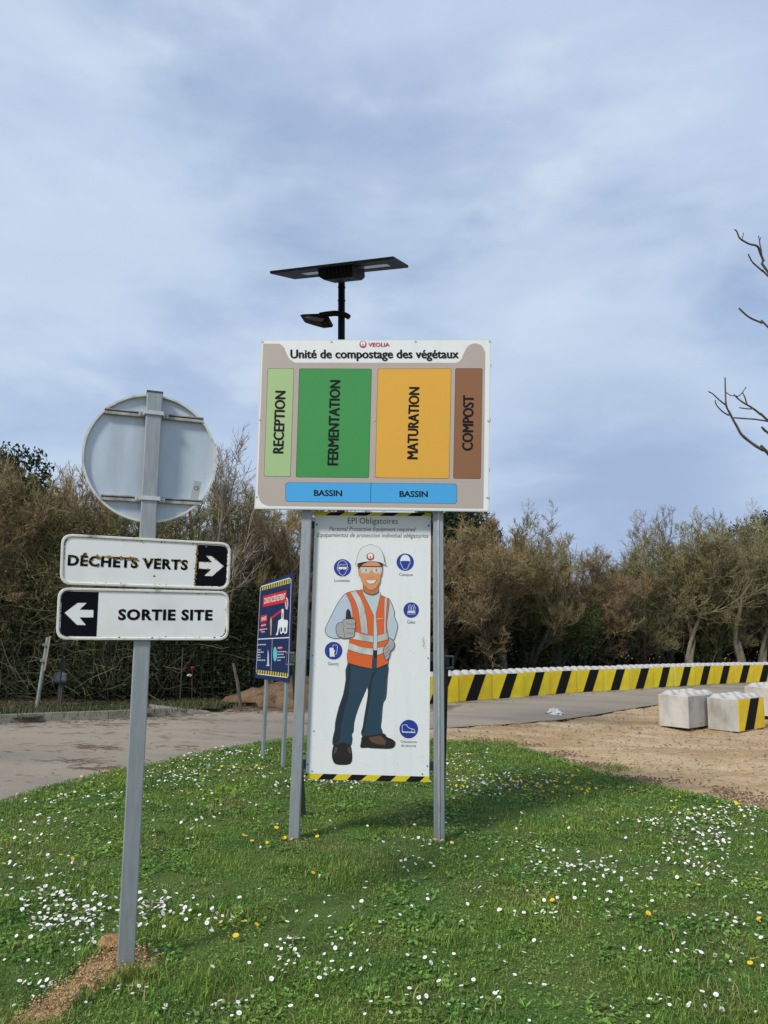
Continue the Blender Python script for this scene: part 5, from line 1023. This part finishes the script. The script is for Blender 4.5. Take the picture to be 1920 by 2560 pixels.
def leafmesh(n, rx, ry, rz, s, lumps, zc, m):
    v, f = leaf_cloud(n, rx, ry, rz, s, lumps, zc); o = mk('foliage', v, f, m); d = o.data; bpy.data.objects.remove(o); return d
LM_ = {'ivy': leafmesh(16000, 1.7, 1.1, 1.0, .034, 18, .8, M_ivy), 'ivy_b': leafmesh(15000, 1.4, 1.1, 1.15, .032, 18, .9, M_ivy), 'fresh': leafmesh(6500, 1.3, .9, 1.3, .03, 14, 1.3, M_fresh), 'moss': leafmesh(11000, 1.5, .8, 1.0, .024, 26, 2.5, M_moss), 'ever': leafmesh(42000, 1.5, 1.4, 2.1, .06, 40, 3.2, M_everg)}
def tree(name, kd, x, y, H, label, cat='tree', group=None, rot=None, wid=1., base=5.4):
    t_, c_, _, _ = kinds[kd]; s = H / base; r = thing(name, label, cat, (x, y, hgt(x, y) + .08), group); r.scale = (s * wid, s * wid, s); r.rotation_euler.z = rng.uniform(0, 6.28) if rot is None else rot
    for nm, d in (('trunk', t_), ('crown', c_)): o = bpy.data.objects.new(nm, d); COL.objects.link(o); o.parent = r
    return r
def bush(name, kd, x, y, s, label, cat='shrub', group=None, sz=1.):
    o = bpy.data.objects.new(name, LM_[kd]); COL.objects.link(o); o.location = (x, y, hgt(x, y) + .05); o.scale = (s, s, s * sz); o.rotation_euler.z = rng.uniform(0, 6.28); return tag(o, label, cat, group)
def col_at(px, Yd): d = ray(px, 1560); return d.x / d.y * Yd
# front row on the left, behind the kerb (pixel column, depth, height, kind)
left = [(-330, 16.5, 6.0, 'bushy'), (-200, 17.0, 5.8, 'upright'), (-90, 16.8, 5.4, 'bushy_b'), (-10, 17.6, 5.1, 'bushy'), (70, 17.0, 5.1, 'bushy_b'), (150, 18.0, 6.5, 'sparse'), (165, 16.9, 4.9, 'bushy'), (250, 17.3, 5.4, 'upright'), (330, 17.0, 4.8, 'bushy'), (400, 17.6, 5.0, 'bushy_b'), (470, 17.4, 4.9, 'bushy'), (560, 18.2, 6.2, 'sparse'), (620, 18.0, 5.7, 'sparse'), (690, 18.6, 5.2, 'upright'), (770, 19.5, 5.3, 'bushy')]
GLf = 'bare trees in the hedge behind the kerb'
for i, (px, Yd, H, kd) in enumerate(left):
    H *= .93 if kd != 'sparse' else 1.02
    look = {'bushy': 'bushy olive-brown bare tree', 'bushy_b': 'spreading brown bare tree', 'upright': 'upright many-stemmed bare tree', 'sparse': 'thin bare tree with pale open twigs', 'clear_stem': 'bare tree with a clear trunk'}[kd]
    tree('bare_tree', kd, col_at(px, Yd), Yd, H, '%s in the left hedge, %s from the left' % (look, ordn[i]), group=GLf)
right = [(860, 25.5, 5.2, 'bushy_b'), (950, 26.5, 5.3, 'bushy'), (1040, 26.0, 5.5, 'upright'), (1120, 26.5, 5.6, 'upright'), (1205, 26.2, 5.6, 'bushy_b'), (1255, 27.5, 5.4, 'clear_stem'), (1310, 28.0, 5.5, 'upright'), (1380, 29.0, 5.3, 'upright'), (1450, 30.0, 4.9, 'bushy_b'), (1530, 32.0, 4.9, 'bushy'), (1600, 32.0, 5.4, 'bushy'), (1660, 33.0, 6.3, 'bushy'), (1720, 32.0, 6.3, 'clear_stem'), (1775, 33.5, 6.5, 'bushy'), (1745, 34.5, 7.3, 'sparse'), (1830, 34, 7.1, 'sparse'), (1850, 32.5, 6.3, 'clear_stem'), (1905, 33, 6.6, 'clear_stem'), (1960, 33.5, 6.6, 'bushy'), (2050, 34, 6.4, 'bushy_b'), (2150, 35, 6.5, 'bushy'), (2260, 36, 6.5, 'upright')]
GR = 'bare trees beyond the striped barrier'
for i, (px, Yd, H, kd) in enumerate(right):
    H *= .95 if kd != 'sparse' else 1.03
    look = {'bushy': 'bushy olive-brown bare tree', 'bushy_b': 'spreading brown bare tree', 'upright': 'upright rusty-tipped bare tree', 'sparse': 'tall thin pale bare tree', 'clear_stem': 'bare tree with a pale clear trunk'}[kd]
    tree('bare_tree', kd, col_at(px, Yd), Yd, H, '%s beyond the barrier, %s' % (look, ('%s from the left' % ordn[i]) if i < 20 else ('farthest right but one' if i == 20 else 'farthest right')), group=GR, wid=1.12)
evs = [(-60, 19.5, 1.05, 1.12, 'dark evergreen tree rising at the left edge behind the hedge'), (1140, 30, 1.0, 1.25, 'dark evergreen tree showing just right of the large board'), (1925, 37, 1.4, .86, 'dark evergreen tree at the right edge behind the bare trees'), (1990, 38, 1.5, 1.0, 'dark evergreen tree beyond the right edge of the picture'), (1700, 41, 1.3, .68, 'dark evergreen tree behind the bare trees right of the dip'), (1790, 40, 1.3, .72, 'dark evergreen tree behind the tall thin pale tree')]
for px, Yd, s, sz, lab in evs: bush('evergreen_tree', 'ever', col_at(px, Yd), Yd, s, lab, 'tree', 'evergreen trees', sz)
for i, (px, Yd, s, sz) in enumerate(((30, 16.6, 1.0, .9), (130, 16.5, 1.05, .95), (210, 16.5, 1.1, 1.0), (300, 16.7, 1.0, .95), (420, 17.0, 1.05, .95), (520, 17.3, .9, .9))):
    bush('mossy_shrub', 'moss', col_at(px, Yd), Yd - .3, s, 'yellow-green mossy shrub in the middle of the left hedge, %s from the left' % ordn[i], group='mossy shrubs in the left hedge', sz=sz)
# far wood behind both rows: one mass
parts = []; Ks = ['bushy', 'bushy_b', 'upright']
for i in range(26):
    px = -250 + i * 92; Yd = (21 + rng.uniform(0, 1.5)) if px < 760 else (32 + (px - 760) / 1200 * 9 + rng.uniform(0, 2)); H = (4.1 if px < 760 else 4.6 + max(0, (px - 1500) / 420) * 1.3 - .5 * (1350 < px < 1620)); kd = Ks[i % 3]; C = kinds[kd][3]; T = kinds[kd][2]; s = H / 5.4; a = rng.uniform(0, 6.28); x = col_at(px, Yd); R_ = np.array([[math.cos(a), -math.sin(a), 0], [math.sin(a), math.cos(a), 0], [0, 0, 1]])
    sel = rng.random(len(C[1])) < .5
    parts.append((C[0] @ R_.T * s * np.array([1.35, 1.35, 1]) + np.array([x, Yd, hgt(x, Yd)]), C[1][sel], 0))
v, f, _ = join(parts); used = np.unique(f); remap = np.zeros(len(v), np.int64); remap[used] = np.arange(len(used)); tag(mk('far_wood', v[used], remap[f], M_tw), kind='stuff')
# undergrowth: ivy and bramble at the foot of both rows
ug = [(-300, 16.1, 1.0, 'ivy'), (-180, 16.3, 1.1, 'ivy_b'), (-60, 16.2, 1.15, 'ivy'), (40, 16.4, 1.2, 'ivy_b'), (120, 16.3, 1.1, 'ivy'), (200, 16.5, 1.15, 'ivy_b'), (280, 16.5, 1.1, 'ivy'), (370, 16.7, 1.15, 'ivy_b'), (450, 16.9, 1.1, 'ivy'), (530, 17.2, 1.2, 'ivy_b'), (610, 17.9, 1.1, 'ivy'), (700, 18.8, 1.1, 'ivy'), (790, 20.5, 1.15, 'ivy_b')]
for i, (px, Yd, s, kd) in enumerate(ug): bush('ivy_bush', kd, col_at(px, Yd), Yd, s, 'dark ivy-covered bush at the foot of the left hedge, %s from the left' % ordn[i], group='ivy bushes along the hedge', sz=1.05)
ug = [(880, 23.5, 1.2, 'ivy'), (980, 24.5, 1.2, 'ivy_b'), (1090, 25, 1.25, 'ivy'), (1180, 25.2, 1.1, 'ivy_b'), (1270, 27, 1.3, 'ivy'), (1350, 28, 1.0, 'fresh'), (1400, 29, 1.3, 'ivy_b'), (1430, 29, 1.2, 'fresh'), (1490, 31, 1.2, 'ivy'), (1590, 33, 1.2, 'ivy_b'), (1680, 34, 1.3, 'ivy'), (1770, 36, 1.4, 'ivy_b'), (1790, 33, .7, 'fresh'), (1870, 37, 1.5, 'ivy'), (1960, 37, 1.5, 'ivy_b')]
for i, (px, Yd, s, kd) in enumerate(ug): bush('fresh_green_shrub' if kd == 'fresh' else 'ivy_bush', kd, col_at(px, Yd), Yd + (0 if kd == 'fresh' else 1.6), s, ('young bright green shrub under the bare trees, %s bush from the left beyond the barrier' if kd == 'fresh' else 'dark ivy-covered bush beyond the barrier, %s from the left') % ordn[i], group='bushes under the far trees', sz=1.15)
# closed dark mass of leaves in depth, so that the wood is opaque low down
n = 60000; px = rng.uniform(-500, 2300, n); Yd = np.where(px < 790, rng.uniform(18.3, 21.5, n), 27.5 + np.clip(px - 790, 0, 2000) / 1200 * 9.5 + rng.uniform(0, 5, n)); x = (px - 960) / 1900 * Yd
top_ = np.where(px < 790, 2.1, 3.1 + np.clip((px - 1550) / 400, 0, 1) * .8) + np.array([.6 * pn(a, b, .7, 4) for a, b in zip(x, Yd)]); z = rng.uniform(0, 1, n) ** .8 * top_
c = np.column_stack([x, Yd, z + .1]); a = vnorm(rng.normal(size=(n, 3))); b = vnorm(np.cross(a, rng.normal(size=(n, 3)))); s = rng.uniform(.07, .15, (n, 1)); v, f = quads(c, a * s, b * s * .6); tag(mk('undergrowth', v, f, M_ivy), kind='stuff')
# tangle of bare stems and brambles hanging in front of the ivy
n = 7500; px = np.where(rng.random(7500) < .5, rng.uniform(-420, 800, 7500), rng.uniform(-420, 2100, 7500)); lf = px < 800; Yd = np.where(lf, 14.95 + np.clip(px - 300, 0, 500) / 500 * 3.0 + rng.uniform(0, 1.1, n), 23.5 + np.clip(px - 790, 0, 2000) / 1200 * 10 + rng.uniform(0, 2.5, n)); x = (px - 960) / 1900 * Yd
pos = np.column_stack([x, Yd, vh(np.clip(x, -30, 40), Yd) + rng.uniform(.0, 2.8, n)]); P = grow(pos, rng.normal(size=(n, 3)) * np.array([.7, .4, .4]) + np.array([0, 0, .9]), rng.uniform(.5, 2.2, n), 8, .22, -.05)
P[:, :, 2] = np.maximum(P[:, :, 2], .03); v, f = np_tubes(P, rng.uniform(.003, .0075, (n, 1)) * np.linspace(1, .4, 8), 2); tag(mk('bramble_tangle', v, f, mat('bramble', (.13, .12, .06), .9, col2=(.07, .085, .03), scale=1.5, island=.5)), kind='stuff')
# weeds on the verge
P = near_curve(3200, [tuple(p[:2]) for p in kp], 4, len(kp), .35, 0); P[:, 1] += .75; P[:, 2] += .08
a = rng.uniform(0, 6.28, len(P)); h = rng.uniform(.03, .14, len(P)); d = np.column_stack([np.cos(a), np.sin(a)]) * (h * .5)[:, None]; s = np.column_stack([-np.sin(a), np.cos(a), np.zeros(len(P))]) * .007
P = P[rng.random(len(P)) < 2]; V = np.stack([P - s, P + s, np.column_stack([P[:, :2] + d, P[:, 2] + h]) + s * .2, np.column_stack([P[:, :2] + d, P[:, 2] + h]) - s * .2], 1).reshape(-1, 3); tag(mk('verge_weeds', V, np.arange(len(V)).reshape(-1, 4), mat('verge_weed', (.05, .085, .025), .8, col2=(.09, .09, .04), scale=2, island=.4, spec=.2)), kind='stuff')
P = in_area(1800, -9, -1.5, 13, 17, lambda q: inpoly(q[:, 0], q[:, 1], VERGE), .10); a = vnorm(rng.normal(size=(len(P), 3)) * np.array([1, 1, .3])); b = vnorm(np.cross(a, rng.normal(size=(len(P), 3)))); s = rng.uniform(.015, .04, (len(P), 1)); v, f = quads(P, a * s, b * s * .6); tag(mk('leaf_litter', v, f, M_bark), kind='stuff')

# ================================================================== bare tree just outside the right edge, its twigs reach into the picture
Zb = lambda p, Yd: EYE + ray(1700 + p[0] * .28025, 540 + p[1] * .28025) * (Yd / ray(1700 + p[0] * .28025, 540 + p[1] * .28025).y)
M_near = mat('near_bark', (.15, .115, .075), .85, col2=(.07, .055, .045), scale=18, bump=.4, bscale=60)
nt_ = thing('bare_tree', 'bare young tree off the right edge whose knobbly twigs cross the sky', 'tree', (3.75, 5.3, 0))
trunk = [(3.75, 5.3, -.2), (3.74, 5.3, .8), (3.68, 5.25, 1.7), (3.7, 5.2, 2.5), (3.6, 5.15, 3.4)]
v, f = tube(trunk, [.085, .07, .06, .045, .03], 12); mk('trunk', v, f, M_near, nt_)
def br(pts, r0, r1, Y0, Y1, start=None):
    Pw = [Zb(p, Y0 + (Y1 - Y0) * i / max(1, len(pts) - 1)) for i, p in enumerate(pts)]
    R_ = [r0 + (r1 - r0) * i / (len(Pw) - 1) for i in range(len(Pw))]
    if start: s_ = Vector(start); m1 = s_.lerp(Pw[0], .5) - Vector((0, 0, .08)); Pw = [s_, m1] + Pw; R_ = [r0 * 1.9, r0 * 1.4] + R_
    Q = [Vector(p) for p in smoothline([tuple(p) for p in Pw], 3)]; RR = np.interp(np.linspace(0, 1, len(Q)), np.linspace(0, 1, len(R_)), R_)
    RR = [r * (1 + .28 * max(0, mnoise.noise(Vector((i * 1.3, r0 * 900, 0))))) for i, r in enumerate(RR)]
    v, f = tube(Q, RR, 7); return v, f
S = []
S.append(br([(785, 500), (745, 400), (715, 330), (690, 270), (620, 250), (570, 225), (530, 195), (505, 135), (485, 122)], .0085, .004, 5.0, 4.8, (3.62, 5.16, 3.3)))
S.append(br([(728, 345), (722, 300), (712, 250), (708, 215), (700, 175)], .0055, .003, 4.96, 4.92)); S.append(br([(709, 222), (722, 190)], .0035, .003, 4.93, 4.93)); S.append(br([(553, 208), (567, 150)], .0038, .0028, 4.85, 4.85))
S.append(br([(785, 535), (740, 495), (700, 460), (650, 415), (625, 375), (608, 338)], .0065, .004, 5.1, 5.0, (3.6, 5.15, 3.35)))
S.append(br([(785, 990), (730, 955), (660, 925), (620, 905), (580, 875), (525, 822)], .0065, .0058, 5.0, 4.9, (3.66, 5.18, 2.9)))
S.append(br([(785, 2115), (740, 2090), (640, 2025), (550, 1950), (510, 1880), (470, 1810), (440, 1750), (412, 1690), (405, 1570), (402, 1440)], .0105, .0042, 4.9, 4.75, (3.69, 5.25, 1.9)))
S.append(br([(412, 1690), (350, 1640), (290, 1585), (250, 1565)], .0055, .003, 4.79, 4.75)); S.append(br([(436, 1778), (380, 1745), (325, 1685), (315, 1640)], .0055, .003, 4.8, 4.77))
S.append(br([(785, 1832), (680, 1815), (590, 1808), (478, 1800)], .0055, .005, 4.88, 4.81)); S.append(br([(785, 1825), (720, 1770), (650, 1715), (590, 1680), (530, 1640), (480, 1592)], .008, .004, 4.88, 4.8, (3.68, 5.22, 2.3)))
S.append(br([(598, 1684), (575, 1610), (553, 1568)], .0055, .0035, 4.84, 4.84)); S.append(br([(480, 1598), (520, 1608), (555, 1575), (590, 1525)], .0038, .003, 4.8, 4.8)); S.append(br([(650, 1720), (600, 1720), (530, 1710)], .0048, .004, 4.83, 4.83)); S.append(br([(406, 1570), (450, 1600), (480, 1605)], .0032, .003, 4.77, 4.8)); S.append(br([(785, 1935), (765, 1925), (735, 1898)], .007, .004, 4.9, 4.9, (3.69, 5.22, 2.2)))
v, f = boxes(S); mk('branches', v, f, M_near, nt_)
